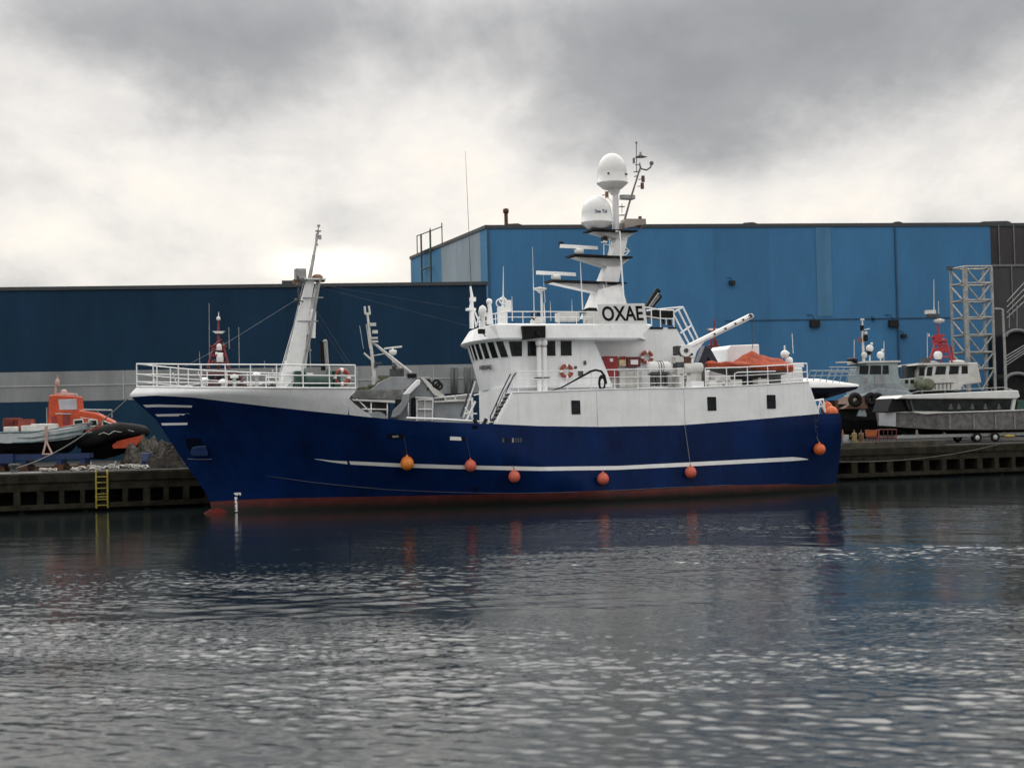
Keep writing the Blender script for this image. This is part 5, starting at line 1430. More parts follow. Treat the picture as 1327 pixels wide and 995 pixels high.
m.tube([Q(480, 506, -.8), Q(488, 496, -.8), Q(500, 489, -.8)], .04, 5); build_each(m, 'deck_gear', mat('olive_gear', (.09, .095, .05), .8), e_)
m = MB(); m.tube([Q(482, 488, -.5), Q(484, 502, -.5)], .05, 6)
a_, b_ = Q(486.5, 500, -.5), Q(476, 405, -.5); m.tube([a_, b_], [.13, .07], 8)
m.tube([Q(473, 407), Q(480, 407)], .06, 6); m.tube([Q(473.5, 407), Q(472.5, 397)], .07, 6); m.tube([Q(479.5, 407), Q(478, 396.5)], .06, 6)
m.tube([Q(482, 443, -.5), Q(533, 483, -.5)], .08, 7); m.tube([Q(481, 442, -.5), Q(520, 477, -.5)], .055, 6); m.tube([Q(471.5, 457.5), Q(483, 468)], .06, 6)
m.tube([Q(474.5, 420), Q(479, 452)], .03, 5); m.tube([Q(466, 422), Q(471, 452)], .015, 5); m.tube([Q(484, 461), Q(500, 458)], .03, 5)
m.build('mast', OFFW, e_)
m = MB(); m.lathe([(.18, -.22), (.26, -.1), (.26, .08), (.06, .14), (.06, .26)], Q(509, 455.5), 14); m.prism([Q(498, 450.5), Q(521, 447.8), Q(521, 450), Q(498, 452.6)], (0, .16, 0)); m.tube([Q(509, 458), Q(509, 470)], .04, 6); m.build('radar', DOME, e_)
for u, v, l in [(483.5, 420.5, .6), (486, 430, .55), (485, 438, .7), (486, 442.5, .65), (490, 470.5, .7), (487, 475, .4)]: m = MB(); c = Q(u, v, -.6); m.box(c, (l * .62, .3, .12 if v > 432 else .2)); m.build('mast_lamp', OFFW if v < 445 else DGREY, e_)
m = MB(); m.ball(Q(511, 475, -.4), .18, 8); m.box(Q(514, 483, 0), (.9, .6, .5)); m.build('winch', DGREY, e_)
hm = hull(Q(430, 560)[0], Q(640, 560)[0], .4, Q(530, 548)[2], 4.2, '-'); hm.build('hull', [GREYB, BLACK], e_)

# --- yacht bow behind the stern
YF = place(101, 1070, 12); Q = YF.px
e_ = empty('white_navy_yacht', YF, 'white topped yacht with dark navy hull, its bow showing behind the trawler stern', 'yacht')
zb_ = Q(1080, 519)[2]
def yh(f): return 1.9 * (1 - max(0, f - .25) ** 2 / .5625)
xs0, xs1 = Q(985, 520)[0], Q(1113, 500)[0]
rows_w, rows_n = [], []
for i in range(25):
    f = i / 24; u = 985 + 128 * f; hw = max(.03, 1.9 * (1 - f ** 2.6)); x = xs0 + (xs1 - xs0) * f
    vt = 491 + max(0, (f - .55)) * 16; vm = 503.5 - 1.0 * f - max(0, f - .6) * 4; vb = 519 - max(0, f - .6) * 37 if f > .6 else 519
    zt_, zm_, zb2 = Q(u, vt)[2], Q(u, vm)[2], Q(u, vb)[2]
    zb2 = min(zb2, zm_ - .02)
    rows_w.append([(x, -hw, zm_), (x, -hw * .96, zm_ + (zt_ - zm_) * .4), (x, -hw * .45, zt_), (x, hw * .45, zt_), (x, hw * .96, zm_ + (zt_ - zm_) * .4), (x, hw, zm_)])
    rows_n.append([(x, -hw - .01, zm_ + .0), (x - .1, -hw * .9, zm_ + (zb2 - zm_) * .45), (x - .2, -hw * .25, zb2), (x - .2, hw * .25, zb2), (x - .1, hw * .9, zm_ + (zb2 - zm_) * .45), (x, hw + .01, zm_)])
m = MB(); m.grid(rows_w); m.build('deck', DOME, e_)
m = MB(); m.grid([r[::-1] for r in rows_n]); m.build('hull', NAVY2, e_)
m = MB(); pr_ = []
for i in range(8):
    u = 1045 + i * 8.5; a_ = Q(u, 494 + i * .4, -1.0); b_ = Q(u + 5, 480.5, -1.15); m.tube([a_, b_], .035, 5); pr_.append(b_)
m.tube(pr_, .045, 6); m.tube([p - (0, 0, .35) for p in pr_], .03, 5); m.build('bow_rail', PALEG, e_)
for u in (1035, 1075):
    m = MB(); c = Q(u, 519); m.box((c[0], 0, c[2] / 2), (.25, 2.4, max(.3, c[2]))); m.build('keel_block', RUST, e_)

# --- pale grey patrol boat
PF = place(112, 1130, 9); Q = PF.px
e_ = empty('pale_patrol_boat', PF, 'pale blue grey patrol boat with dark wheelhouse windows and a crowded mast', 'patrol boat')
m = MB(); cabin(m, [Q(u, v) for u, v in [(1106, 520), (1110, 487), (1113, 471), (1152, 471), (1153, 487), (1158, 501), (1166, 505), (1166, 520)]], -1.7, 1.7); m.build('wheelhouse', PALEG, e_, bevel=.06)
for q in [[(1114.5, 473.5), (1126, 473.5), (1125, 485), (1113.5, 485)], [(1128, 473.5), (1142, 473.5), (1142, 485), (1127, 485)], [(1144, 473.5), (1151.5, 473.5), (1152, 484.5), (1143.5, 485)]]: win(Q, q, -1.7, e_)
m = MB(); m.box(Q(1132, 470, 0), (2.9, 3.7, .14)); m.box(Q(1094, 469.5, 0), (1.2, .6, .1)); m.build('roof', OFFW, e_)
m = MB(); cabin(m, [Q(u, v) for u, v in [(1098, 540), (1106, 512), (1125, 503), (1165, 508), (1178, 520), (1175, 545)]], -2.0, 2.0); m.build('hull_house', PALEG, e_, bevel=.08)
for a_ in (1126, 1131, 1136): pass
for u, v, r_ in [(1128.5, 517, .55), (1137, 517.5, .55), (1108, 518, .6)]:
    m = MB(); m.torus(Q(u, v, -2.15), r_ * .62, r_ * .36, M=np.array(Matrix.Rotation(R(90), 3, 'X')), n=20); m.build('tyre', RUBBER, e_)
m = MB(); m.tube([Q(1119.5, 470), Q(1118, 440), Q(1117.5, 414)], [.12, .10, .06], 8); m.box(Q(1117.5, 414), (.25, .2, .15)); m.ball(Q(1120, 460, -.2), .25, 10); m.tube([Q(1118, 428), Q(1127, 426)], .04, 5); m.ball(Q(1122, 432, -.1), .16, 8); m.build('mast', OFFW, e_)
m = MB(); m.box(Q(1117, 425), (.24, .2, .4)); m.prism([Q(1116, 423), Q(1121, 429), Q(1116, 429)], (0, .1, 0)); m.box(Q(1121.5, 438, -.2), (.28, .3, .5)); m.ball(Q(1104.5, 467), .42, 10, sc=(1.2, 1, .55)); m.ball(Q(1126, 457), .25, 8, sc=(1, 1, .8)); build_each(m, 'mast_lamp', BLACK, e_)
m = MB(); m.prism([Q(1112, 437, -.1), Q(1117, 438, -.1), Q(1117, 444, -.1), Q(1112.5, 443, -.1)], (0, .03, 0)); m.build('pennant', mat('dull_red_cloth', (.28, .10, .09), .8), e_)
for u, v in [(1127, 451.5), (1141, 460)]: m = MB(); m.ball(Q(u, v), .30, 12); m.tube([Q(u, v + 4), Q(u + .3, 470)], .06, 6); m.ball(Q(u + 2.5, v - 6), .12, 8); m.build('radome', DOME, e_)
for u, v0, v1 in [(1107, 466, 440), (1145.5, 470, 442)]: m = MB(); m.tube([Q(u, v0), Q(u, v1)], .03, 5); m.build('whip_antenna', OFFW, e_)
m = MB(); pr_ = [Q(u, 476 + 0 * u, -1.5) for u in (1075, 1086, 1098, 1110)]
m.tube(pr_, .05, 5); m.tube([p - (0, 0, .4) for p in pr_], .04, 5)
for u in (1078, 1086, 1094, 1102, 1110): m.tube([Q(u - 4, 489, -1.5), Q(u, 476, -1.5)], .04, 5)
m.build('side_rail', PALEG, e_)
m = MB(); cabin(m, [Q(u, v) for u, v in [(1080, 530), (1094, 520), (1108, 512), (1110, 530)]], -2.2, 2.0); m.build('bow_fender', mat('rusty_orange_brown', (.12, .06, .035), .7, var=.4, scale=3), e_)
hm = hull(Q(1068, 560)[0], Q(1182, 560)[0], .3, Q(1130, 524)[2], 4.2, '-', sheer=.1); hm.build('hull', [BLACK, BLACK], e_)

m = MB()
for u in (1116, 1127, 1138, 1149, 1160): m.tube([Q(u, 507, -2.02), Q(u, 496, -2.02)], .025, 5)
m.tube([Q(1114, 496, -2.02), Q(1162, 496.5, -2.02)], .03, 5); m.tube([Q(1114, 501, -2.02), Q(1162, 501.5, -2.02)], .02, 5); m.build('deck_rail', GALV, e_)
m = MB(); m.box(Q(1140, 493, -1.74), (.8, .06, .9)); m.box(Q(1120, 492, -1.74), (.5, .06, .3)); m.build('side_door', GREYB, e_)
# --- white pilot boat with the bright red mast
PB = place(113, 1215, 9); Q = PB.px
e_ = empty('white_pilot_boat', PB, 'white cabined pilot boat with a bright red tripod mast beside the lattice tower', 'pilot boat')
m = MB(); cabin(m, [Q(u, v) for u, v in [(1185, 507), (1187, 480), (1191, 472), (1254, 471), (1256, 482), (1259, 497), (1235, 500), (1232, 507)]], -1.7, 1.7); m.build('wheelhouse', OFFW, e_, bevel=.07)
m = MB(); m.prism([Q(u, v, -1.85) for u, v in [(1190, 470.5), (1255, 469.5), (1256, 472), (1189, 473)]], (0, 3.7, 0)); m.ball(Q(1205, 470, 0), .45, 10, sc=(1.6, 1, .35)); m.ball(Q(1240, 469, 0), .45, 10, sc=(1.6, 1, .35)); m.build('roof', OFFW, e_)
for q in [[(1192, 475.5), (1198.5, 475.5), (1197.5, 487), (1191, 487)], [(1202, 475.5), (1209, 475), (1207.5, 487), (1200.5, 487)], [(1214, 474.5), (1226.5, 474.5), (1225, 485), (1211.5, 485.5)], [(1231, 474), (1243, 474), (1242, 484.5), (1229.5, 485)], [(1246.5, 474), (1254, 474), (1254.5, 484), (1246, 484.5)]]: win(Q, q, -1.7, e_)
m = MB(); cabin(m, [Q(u, v) for u, v in [(1166, 506), (1170, 491), (1186, 489), (1190, 506)]], -1.3, 1.3); m.build('fore_cabin', mat('pale_green_grey', (.33, .37, .34), .5), e_, bevel=.06)
for q in [[(1173, 492), (1177, 492), (1177, 497), (1173, 497)], [(1180, 492), (1184.5, 492), (1184.5, 497), (1180, 497)]]: win(Q, q, -1.3, e_)
m = MB(); m.ball(Q(1202, 498, -1.9), .55, 12, sc=(1.1, .5, .9)); m.ball(Q(1189, 498, -1.9), .4, 10, sc=(.8, .5, 1)); m.build('fender_bundle', mat('dull_green_grey', (.14, .16, .10), .8, var=.3), e_)
red_mast(PB, e_, (1219, 470), (1214, 408), 15, MRED)
m = MB(); m.tube([Q(1232, 448), Q(1236, 468)], .09, 6); m.tube([Q(1207, 437), Q(1226, 441)], .1, 6); m.prism([Q(u, v, -.3) for u, v in [(1212, 434), (1222, 433), (1220, 441), (1212, 441)]], (0, .4, 0)); m.prism([Q(u, v, -.3) for u, v in [(1218, 448), (1231, 450), (1225, 456), (1216, 455)]], (0, .4, 0)); m.build('mast_bracket', MRED, e_)
m = MB(); m.lathe([(.25, -.3), (.34, -.1), (.32, .15), (.2, .3), (.02, .34)], Q(1215.5, 460.5, -.7), 14); m.build('radome', DOME, e_)
m = MB(); m.lathe([(.05, -.2), (.42, -.08), (.42, .1), (.1, .2)], Q(1217, 416, -.2), 14); m.box(Q(1205.5, 404.5), (.75, .5, .3)); m.build('radar', OFFW, e_)
m = MB(); m.box(Q(1209, 409), (.9, .5, .25)); m.box(Q(1198.5, 467, -.4), (.6, .6, .35)); m.box(Q(1178, 482, .6), (.9, .8, 1.1)); build_each(m, 'roof_fitting', DGREY, e_)
for u, v0, v1, r_ in [(1210.5, 404, 362, .045), (1216.5, 410, 390, .04), (1202, 468, 431, .04), (1154 + 50, 436, 432, .08)]: m = MB(); m.tube([Q(u, v0), Q(u - .3, v1)], [r_, r_ * .5], 5); m.build('whip_antenna', OFFW, e_)
m = MB()
for u in range(1212, 1236, 5): m.tube([Q(u, 497, -1.75), Q(u, 504, -1.75)], .03, 5)
m.tube([Q(1210, 497, -1.75), Q(1236, 496, -1.75)], .03, 5); m.build('side_rail', DGREY, e_)
hm = hull(Q(1150, 560)[0], Q(1290, 560)[0], .3, Q(1215, 508)[2], 4.4, '-', sheer=.05); hm.build('hull', [BLACK, BLACK], e_)

# --- passenger boat with the white roof
AF = place(104, 1235, 13); Q = AF.px
e_ = empty('passenger_boat', AF, 'bare aluminium passenger boat with a long white roof and dark window band', 'passenger boat')
xs = [(1139, 534.5, 552, .5), (1161, 534.2, 554, 1.1), (1200, 535, 556.5, 1.6), (1260, 534, 557, 1.75), (1345, 531, 556, 1.7)]
m = MB(); m.loft([[(Q(u, v0)[0], -hw, Q(u, v0)[2]), (Q(u, v1)[0] + .15, -hw * .93, Q(u, v1)[2]), (Q(u, v1)[0] + .15, hw * .93, Q(u, v1)[2]), (Q(u, v0)[0], hw, Q(u, v0)[2])] for u, v0, v1, hw in xs]); m.build('hull', ALU, e_)
m = MB(); m.prism([Q(u, v, -1.14 if u > 1150 else -.56) for u, v in [(1139, 535), (1161, 534.6), (1161, 552.5), (1139, 551)]], (0, .03, 0)); m.build('bow_plate', mat('pale_bow_plate', (.40, .42, .44), .4, var=.06), e_)
m = MB(); m.prism([Q(u, v, -1.7) for u, v in [(1163, 516.5), (1170, 512), (1310, 505.5), (1320, 506), (1322, 514), (1318, 516.5), (1180, 516.8)]], (0, 3.4, 0)); m.build('roof', mat('clean_white_roof', (.68, .69, .68), .4, var=.05), e_, bevel=.06)
m = MB(); m.prism([Q(u, v, -1.45) for u, v in [(1178, 531.5), (1173, 518), (1310, 515.5), (1308, 531), (1240, 533)]], (0, 2.9, 0)); m.build('window_band', GLASS, e_)
m = MB(); m.prism([Q(u, v, -1.2) for u, v in [(1150, 534), (1156, 516), (1178, 517), (1184, 533)]], (0, 2.4, 0)); m.build('fore_house', BLACK, e_, bevel=.05)
m = MB()
for u, du in [(1179, 5), (1313.5, -2)]: m.prism([Q(u, 516.5, -1.55), Q(u + 4 * (u > 1300) + 1.2, 516.5, -1.55), Q(u + du + 1.2, 533, -1.55), Q(u + du - 1.5, 533, -1.55)], (0, .1, 0))
m.build('window_pillar', DGREY, e_)
m = MB(); m.prism([Q(u, v, -1.6) for u, v in [(1313, 516), (1317, 516), (1314.5, 532), (1310.5, 532)]], (0, .2, 0)); m.build('stern_pillar', OFFW, e_)
m = MB(); m.prism([Q(u, v, -1.5) for u, v in [(1319, 519), (1340, 518), (1340, 532), (1317, 532)]], (0, 2.4, 0)); m.build('stern_seat', mat('dull_green_panel', (.02, .07, .055), .6), e_)
for u in (1232, 1242.5, 1260, 1277, 1294.5): m = MB(); m.ball(Q(u, 525.5, -1.47), .13, 8, sc=(.8, .15, 1.0)); m.box(Q(u, 528.5, -1.47), (.3, .03, .18)); m.build('seat_back', mat('dim_seat', (.10, .10, .10), .7), e_)
m = MB(); m.prism([Q(u, v, -1.8) for u, v in [(1182, 534), (1190, 533), (1216, 533), (1222, 535), (1200, 536.5)]], (0, .15, 0)); m.tube([Q(1150, 534, -.9), Q(1230, 534.5, -1.75), Q(1340, 531, -1.75)], .05, 6); m.tube([Q(1148, 530, -.7), Q(1157, 530, -.7)], .07, 6); m.build('gunwale', OFFW, e_)
m = MB()
for u in (1231, 1262, 1290, 1315): m.box(Q(u, 546, -1.74), (.05, .06, 1.0))
m.build('plate_seam', GALV, e_)
m = MB(); m.loft([[(Q(u, v0)[0], -hw, Q(u, v0)[2]), (Q(u, v1)[0] + .15, -hw * .3, Q(u, v1)[2]), (Q(u, v1)[0] + .15, hw * .3, Q(u, v1)[2]), (Q(u, v0)[0], hw, Q(u, v0)[2])] for u, v0, v1, hw in [(1145, 552, 553, .4), (1175, 555, 562, 1.1), (1230, 557, 566, 1.5), (1345, 556, 565, 1.6)]]); m.build('bottom', BLACK, e_)
m = MB(); m.tube([Q(1175, 511, -1.5), Q(1190, 507, -1.5), Q(1300, 502, -1.5), Q(1312, 505, -1.5)], .03, 5)
for u in (1195, 1225, 1255, 1285): m.tube([Q(u, 506.5 - (u - 1195) * .045, -1.5), Q(u, 510 - (u - 1195) * .045, -1.5)], .025, 5)
m.build('roof_rail', GALV, e_)
# trailer beneath
m = MB(); a_, b_ = Q(1160, 567, -1.2), Q(1345, 567, -1.2)
m.box(((a_[0] + b_[0]) / 2, -1.2, .55), (b_[0] - a_[0], .12, .22)); m.box(((a_[0] + b_[0]) / 2, 1.2, .55), (b_[0] - a_[0], .12, .22))
for u in (1180, 1215, 1290, 1325): m.box((Q(u, 567)[0], 0, .6), (.16, 2.4, .2)); m.box((Q(u, 567)[0], -.9, .8), (.14, .14, .5))
tr_ = empty('boat_trailer', AF, 'grey twin axle road trailer with pale wheel hubs under the aluminium passenger boat', 'trailer')
m.build('chassis', GALV, tr_)
for u in (1252.5, 1275.5):
    for y in (-1.45, 1.25):
        c = (Q(u, 567)[0], y, .36); w_ = MB(); M90 = np.array(Matrix.Rotation(R(90), 3, 'X')); w_.torus(c, .27, .10, M=M90, n=24); o = w_.build('tyre', RUBBER, tr_)
        w_ = MB(); w_.lathe([(.02, -.05), (.22, -.04), (.22, .04), (.02, .07)], c, 16, M=M90); w_.build('hub', OFFW, o)
m = MB(); c = Q(1308, 565, -1.6); m.ball(c, .22, 10, sc=(2.2, .6, .55)); m.tube([c + (0, .2, .1), c + (0, 1.0, .6)], .03, 5); o = m.build('yellow_float', mat('dirty_yellow', (.42, .30, .07), .6)); o.location = AF.o; o.rotation_euler = (0, 0, AF.yaw); tag(o, 'small dirty yellow float hanging under the stern of the passenger boat', 'float')

# --- barriers and machines on the right quay edge
EF = Frame(W((P(1120, 575, YQ)[0], YQ + 1.6, 2.04)), VF.yaw); Q = EF.px
def single(mb, name, mt, lab, cat, group=None, bevel=0, fr=EF):
    o = mb.build(name, mt, bevel=bevel); o.location = fr.o; o.rotation_euler = (0, 0, fr.yaw); return tag(o, lab, cat, group)
m = MB(); zg = 0
m.prism([Q(u, v) for u, v in [(1083, 558), (1093, 557), (1094, 566.5), (1083, 567)]], (0, .8, 0)); m.box(Q(1088, 572, .3), (.7, .5, .6), mi=1); m.tube([Q(1086, 560, -.1), Q(1090, 551, -.1)], .05, 5, mi=1)
single(m, 'orange_pump', [mat('machine_orange', (.36, .14, .02), .55, var=.2), DGREY], 'orange topped pump unit on the quay beside the trawler stern', 'pump', bevel=.03)
m = MB(); c = Q(1096, 578); m.lathe([(.28, 0), (.29, .3), (.28, .88), (.02, .9)], (c[0], .1, 0), 16); single(m, 'grey_drum', mat('dull_grey_drum', (.20, .20, .21), .6, var=.3), 'dull grey drum between the orange pump and the yellow posts', 'drum')
for u, lab in [(1107.5, 'pale yellow post next to the grey drum'), (1116.5, 'rusty yellow post next to the red barrier')]:
    c = Q(u, 578); m = MB(); m.lathe([(.17, 0), (.17, .95), (.13, 1.0), (.02, 1.02)], (c[0], 0, 0), 12); m.box((c[0], .1, .8), (.5, .1, .14)); m.tube([(c[0], 0, 1.0), (c[0], 0, 1.2)], .05, 6); single(m, 'yellow_post', YELO if u < 1110 else mat('rusty_yellow', (.13, .075, .03), .7, var=.35), lab, 'post')
RB = mat('barrier_red', (.14, .015, .014), .55, var=.25)
m = MB()
def fence_panel(m, u0, u1, v0, v1, mi=0):
    a_, b_, c_, d_ = Q(u0, v1), Q(u0, v0), Q(u1, v0), Q(u1, v1)
    m.tube([a_, b_, c_, d_], .04, 6, mi=mi); m.tube([a_ + (0, 0, .18), d_ + (0, 0, .18)], .04, 6, mi=mi); m.tube([(a_ + b_) / 2, (c_ + d_) / 2], .035, 6, mi=mi)
    for f in (.25, .5, .75): m.tube([a_ + (d_ - a_) * f, b_ + (c_ - b_) * f], .03, 5, mi=mi)
fence_panel(m, 1139.5, 1161.5, 556.5, 577); single(m, 'red_barrier', RB, 'dark red tubular barrier panel standing on the quay left of the trailer', 'barrier')
m = MB(); fence_panel(m, 1123.5, 1138.5, 557, 577); m.prism([Q(u, v, -.06) for u, v in [(1121, 557), (1137, 557), (1136, 565), (1122, 565.5)]], (0, .04, 0), mi=1); single(m, 'orange_barrier', [RB, mat('barrier_orange', (.32, .075, .015), .55)], 'red barrier with a bright orange top panel beside the yellow posts', 'barrier')
m = MB()
for k in range(7): m.box((Q(1164 + k * 9, 571)[0], .5, .12 + .05 * (k % 2)), (.5, .5, .22))
single(m, 'timber_stack', DGREY, 'low row of dark timbers on the quay in front of the trailer', 'timber', bevel=.02)

# ================================================================== WATER
def waves():
    xs = np.concatenate([-np.geomspace(60, 700, 14)[::-1], np.linspace(-42, 50, 1500), np.geomspace(66, 700, 14)])
    ys = np.concatenate([[-400, -120, -40, -10, 2], np.linspace(10, 34, 680), np.linspace(34.06, 62, 400), np.linspace(62.15, 100, 190), [110, 130, 200]])
    X, Y = np.meshgrid(xs, ys)
    Z = np.zeros_like(X)
    rg = np.random.default_rng(5)
    def patch(lo, hi, cnt):
        g = np.zeros_like(X)
        for _ in range(cnt):
            l = np.exp(rg.uniform(math.log(lo), math.log(hi))); th = rg.normal(0, .6) + R(80); k = 2 * math.pi / l
            g += np.sin(k * (math.cos(th) * X * .5 + math.sin(th) * Y) + rg.uniform(0, 6.28)) * (l / hi) ** .4
        return g / np.std(g)

    for lo, hi, n, slope, spread, rough in [(.12, .26, 50, .0140, .9, .75), (.26, .60, 44, .0105, .80, .8), (.60, 1.5, 26, .0046, .75, .6), (1.5, 5.0, 14, .0042, .5, .3)]:
        H = np.zeros_like(X)
        for l in np.geomspace(lo, hi, n):
            th = rg.normal(0, spread) + R(76); k = 2 * math.pi / l; a = slope / k * rg.uniform(.5, 1.4)
            arg = k * (math.cos(th) * X + math.sin(th) * Y) + rg.uniform(0, 6.28)
            H += a * (np.exp(np.sin(arg)) - 1.266) * .8 if l < 1 else a * np.sin(arg)
        Z += H * np.clip(1 + rough * patch(2.5 if lo < .5 else 5, 22, 22), .12, 1.6)
    gust = np.clip(1 + .30 * patch(7, 34, 20), .45, 1.4)
    # open water is rougher than the sheltered water under the quay and the hull
    rel = np.stack([X - VF.o[0], Y - VF.o[1]], -1); t = rel @ np.array([VF.n[0], VF.n[1]])
    f = np.clip((-t - 6) / 34.0, 0, 1); lee = .12 + .88 * f * f * (3 - 2 * f)
    edge = np.clip((45 - np.abs(X - 4)) / 7, 0, 1) * np.clip((Y - 6) / 4, 0, 1)
    Z *= gust * lee * edge * (1 - .22 * np.clip((27 - Y) / 9, 0, 1))
    ny, nx = X.shape
    v = np.stack([X, Y, Z], -1).reshape(-1, 3)
    i = np.arange(ny * nx).reshape(ny, nx)
    f = np.stack([i[:-1, :-1], i[:-1, 1:], i[1:, 1:], i[1:, :-1]], -1).reshape(-1, 4)
    me = bpy.data.meshes.new('water')
    me.vertices.add(len(v)); me.vertices.foreach_set('co', v.ravel())
    me.loops.add(f.size); me.loops.foreach_set('vertex_index', f.ravel().astype(np.int32))
    me.polygons.add(len(f)); me.polygons.foreach_set('loop_start', np.arange(0, f.size, 4, dtype=np.int32)); me.polygons.foreach_set('loop_total', np.full(len(f), 4, dtype=np.int32))
    me.polygons.foreach_set('use_smooth', np.ones(len(f), dtype=bool))
    me.update(); me.validate()
    return me


wm = bpy.data.materials.new('harbour_water'); wm.use_nodes = True
nt = wm.node_tree; b = nt.nodes['Principled BSDF']
b.inputs['Base Color'].default_value = (.011, .017, .019, 1); b.inputs['Roughness'].default_value = .06; b.inputs['IOR'].default_value = 1.40
tc = nt.nodes.new('ShaderNodeTexCoord'); mp = nt.nodes.new('ShaderNodeMapping'); mp.inputs['Scale'].default_value = (1.0, 2.2, 1)
nz = nt.nodes.new('ShaderNodeTexNoise'); nz.inputs['Scale'].default_value = 5.5; nz.inputs['Detail'].default_value = 4
bp = nt.nodes.new('ShaderNodeBump'); bp.inputs['Strength'].default_value = .25; bp.inputs['Distance'].default_value = .012
nt.links.new(tc.outputs['Object'], mp.inputs['Vector']); nt.links.new(mp.outputs['Vector'], nz.inputs['Vector']); nt.links.new(nz.outputs['Fac'], bp.inputs['Height']); nt.links.new(bp.outputs['Normal'], b.inputs['Normal'])
me = waves(); me.materials.append(wm); wo = bpy.data.objects.new('water', me); COL.objects.link(wo); tag(wo, kind='structure')

# ================================================================== SKY, SUN, CAMERA
SUN_EL, SUN_AZ = R(52), R(-35)      # azimuth measured from +y towards +x: the sun stands behind the halls
wd = bpy.data.worlds.new('World'); SC.world = wd; wd.use_nodes = True
nt = wd.node_tree; N, L = nt.nodes, nt.links
bg = N['Background']; bg.inputs['Strength'].default_value = .10
sky = N.new('ShaderNodeTexSky'); sky.sky_type = 'NISHITA'; sky.sun_disc = False; sky.sun_elevation = SUN_EL; sky.sun_rotation = SUN_AZ; sky.air_density = 1.2; sky.dust_density = 3
tc = N.new('ShaderNodeTexCoord')
def vm(op, *a):
    n = N.new('ShaderNodeVectorMath'); n.operation = op
    for i, q in enumerate(a):
        if hasattr(q, 'is_output') or hasattr(q, 'node'): L.new(q, n.inputs[i])
        else: n.inputs[i].default_value = q
    return n
def mt_(op, *a, clamp=False):
    n = N.new('ShaderNodeMath'); n.operation = op; n.use_clamp = clamp
    for i, q in enumerate(a):
        if hasattr(q, 'node'): L.new(q, n.inputs[i])
        else: n.inputs[i].default_value = q
    return n.outputs[0]
dirn = vm('NORMALIZE', tc.outputs['Generated']).outputs['Vector']
sep = N.new('ShaderNodeSeparateXYZ'); L.new(dirn, sep.inputs[0])
zc = mt_('MAXIMUM', sep.outputs['Z'], 0.0)
# cloud deck seen in perspective
inv = mt_('DIVIDE', 1.0, mt_('ADD', zc, .75))
pv = vm('SCALE', dirn); L.new(inv, pv.inputs['Scale'])
def noise(scale, detail, rough, off, dist=0.0):
    mpp = N.new('ShaderNodeMapping'); mpp.inputs['Location'].default_value = off; mpp.inputs['Scale'].default_value = (1, .8, 1.3)
    L.new(pv.outputs['Vector'], mpp.inputs['Vector'])
    n = N.new('ShaderNodeTexNoise'); n.inputs['Scale'].default_value = scale; n.inputs['Detail'].default_value = detail; n.inputs['Roughness'].default_value = rough; n.inputs['Distortion'].default_value = dist
    L.new(mpp.outputs['Vector'], n.inputs['Vector']); return n.outputs['Fac']
n1 = noise(4.2, 8, .58, (3.1, 1.7, 0), .2); n2 = noise(12.0, 9, .60, (8.2, 4.4, 1.0), .2)
dens = mt_('ADD', mt_('MULTIPLY', mt_('SUBTRACT', n1, .5), 1.1), mt_('MULTIPLY', mt_('SUBTRACT', n2, .5), .74))
# banks of cloud and brighter breaks, by direction
def bump(u, v, ru, rv, amp):
    d = ray(u, v); d = d / np.linalg.norm(d); az = math.atan2(d[0], d[1]); el = math.asin(d[2])
    a = mt_('SUBTRACT', mt_('ARCTAN2', sep.outputs['X'], sep.outputs['Y']), az); e = mt_('SUBTRACT', mt_('ARCSINE', sep.outputs['Z']), el)
    q = mt_('ADD', mt_('POWER', mt_('ABSOLUTE', mt_('DIVIDE', a, ru / FPX)), 2.0), mt_('POWER', mt_('ABSOLUTE', mt_('DIVIDE', e, rv / FPX)), 2.0))
    return mt_('MULTIPLY', mt_('EXPONENT', mt_('MULTIPLY', q, -1.0)), amp)
for args in [(300, 70, 190, 75, .34), (860, 130, 230, 85, .46), (1180, 60, 260, 90, .34), (640, 20, 700, 60, .34), (150, 160, 90, 30, .12), (950, 205, 130, 35, .16),
             (590, 190, 150, 110, -.22), (60, 90, 90, 30, -.12), (450, 80, 40, 60, -.16), (1000, 262, 300, 45, -.30), (420, 330, 600, 90, -.24), (1290, 150, 60, 70, -.14), (250, 230, 330, 70, -.12)]:
    dens = mt_('ADD', dens, bump(*args))
ramp = N.new('ShaderNodeValToRGB'); L.new(mt_('ADD', mt_('MULTIPLY', dens, .8), .47, clamp=True), ramp.inputs['Fac'])
cr = ramp.color_ramp
cr.elements[0].position = .10; cr.elements[0].color = (.90, .83, .735, 1)
cr.elements[1].position = .97; cr.elements[1].color = (.265, .268, .277, 1)
for p_, c_ in [(.30, (.755, .722, .68, 1)), (.45, (.625, .605, .585, 1)), (.60, (.46, .453, .448, 1)), (.76, (.33, .33, .335, 1))]:
    q = cr.elements.new(p_); q.color = c_
# overcast dome: brighter overhead and behind the viewer than in the dark bank above the halls
mrh = N.new('ShaderNodeMapRange'); mrh.interpolation_type = 'SMOOTHSTEP'; mrh.inputs['From Min'].default_value = .265; mrh.inputs['From Max'].default_value = .48; mrh.inputs['To Min'].default_value = 0; mrh.inputs['To Max'].default_value = .85
L.new(sep.outputs['Z'], mrh.inputs['Value'])
back = mt_('MULTIPLY', mt_('MAXIMUM', mt_('MULTIPLY', sep.outputs['Y'], -1.0), 0.0), .15)
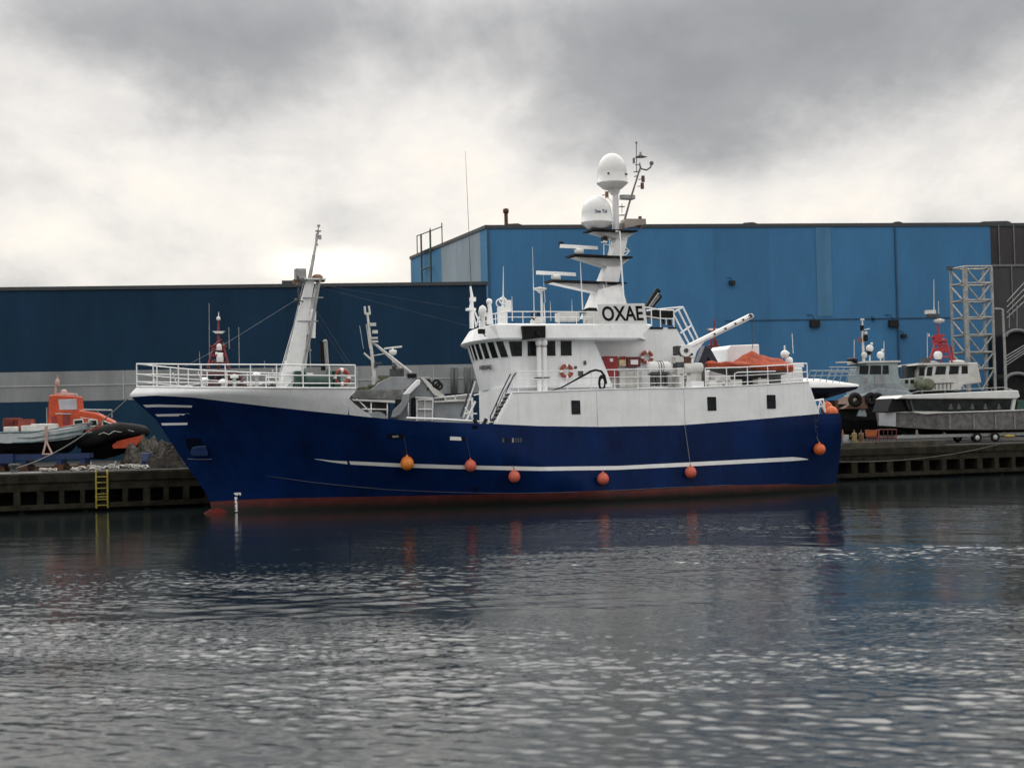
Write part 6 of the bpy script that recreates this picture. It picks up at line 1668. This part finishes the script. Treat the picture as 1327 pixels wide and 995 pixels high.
# added brightening of the unseen high sky in front, lifts the foreground water
fr_ = mt_('MULTIPLY', mt_('MULTIPLY', mrh.outputs['Result'], mt_('MAXIMUM', sep.outputs['Y'], 0.0)), 3.0)
gain = mt_('ADD', mt_('ADD', mt_('ADD', 1.0, mrh.outputs['Result']), back), fr_)
glow = bump(425, 343, 62, 16, .8)
c1 = vm('SCALE', ramp.outputs['Color']); L.new(mt_('MULTIPLY', gain, 10.0), c1.inputs['Scale'])
gl = vm('SCALE', (1.0, .86, .62)); L.new(mt_('MULTIPLY', glow, 9.0), gl.inputs['Scale'])
c2 = vm('ADD', c1.outputs['Vector'], gl.outputs['Vector'])
mx = N.new('ShaderNodeMix'); mx.data_type = 'RGBA'; mx.inputs['Factor'].default_value = .94
L.new(sky.outputs['Color'], mx.inputs['A']); L.new(c2.outputs['Vector'], mx.inputs['B']); L.new(mx.outputs['Result'], bg.inputs['Color'])

sl = bpy.data.lights.new('sun', 'SUN'); sl.energy = .5; sl.angle = R(45); sl.color = (1, .95, .86)
so = bpy.data.objects.new('sun', sl); COL.objects.link(so)
sd_ = Vector((math.sin(SUN_AZ) * math.cos(SUN_EL), math.cos(SUN_AZ) * math.cos(SUN_EL), math.sin(SUN_EL)))
so.rotation_euler = sd_.to_track_quat('Z', 'Y').to_euler(); so.location = (0, 60, 80)

cd = bpy.data.cameras.new('camera'); cd.sensor_width = 36; cd.sensor_fit = 'HORIZONTAL'; cd.lens = FPX / 1327 * 36; cd.clip_start = .3; cd.clip_end = 6000
cd.dof.use_dof = True; cd.dof.focus_distance = 70; cd.dof.aperture_fstop = cd.lens / 1000 / .05
co = bpy.data.objects.new('camera', cd); COL.objects.link(co)
co.matrix_world = Matrix(((RT[0], UP[0], -FWD[0], 0), (RT[1], UP[1], -FWD[1], 0), (RT[2], UP[2], -FWD[2], CAMH), (0, 0, 0, 1)))
SC.camera = co
SC.view_settings.view_transform = 'Standard'; SC.view_settings.look = 'None'; SC.view_settings.gamma = 1; SC.view_settings.exposure = .30; SC.view_settings.use_curve_mapping = False
SC.cycles.use_denoising = True
SC.cycles.max_bounces = 6
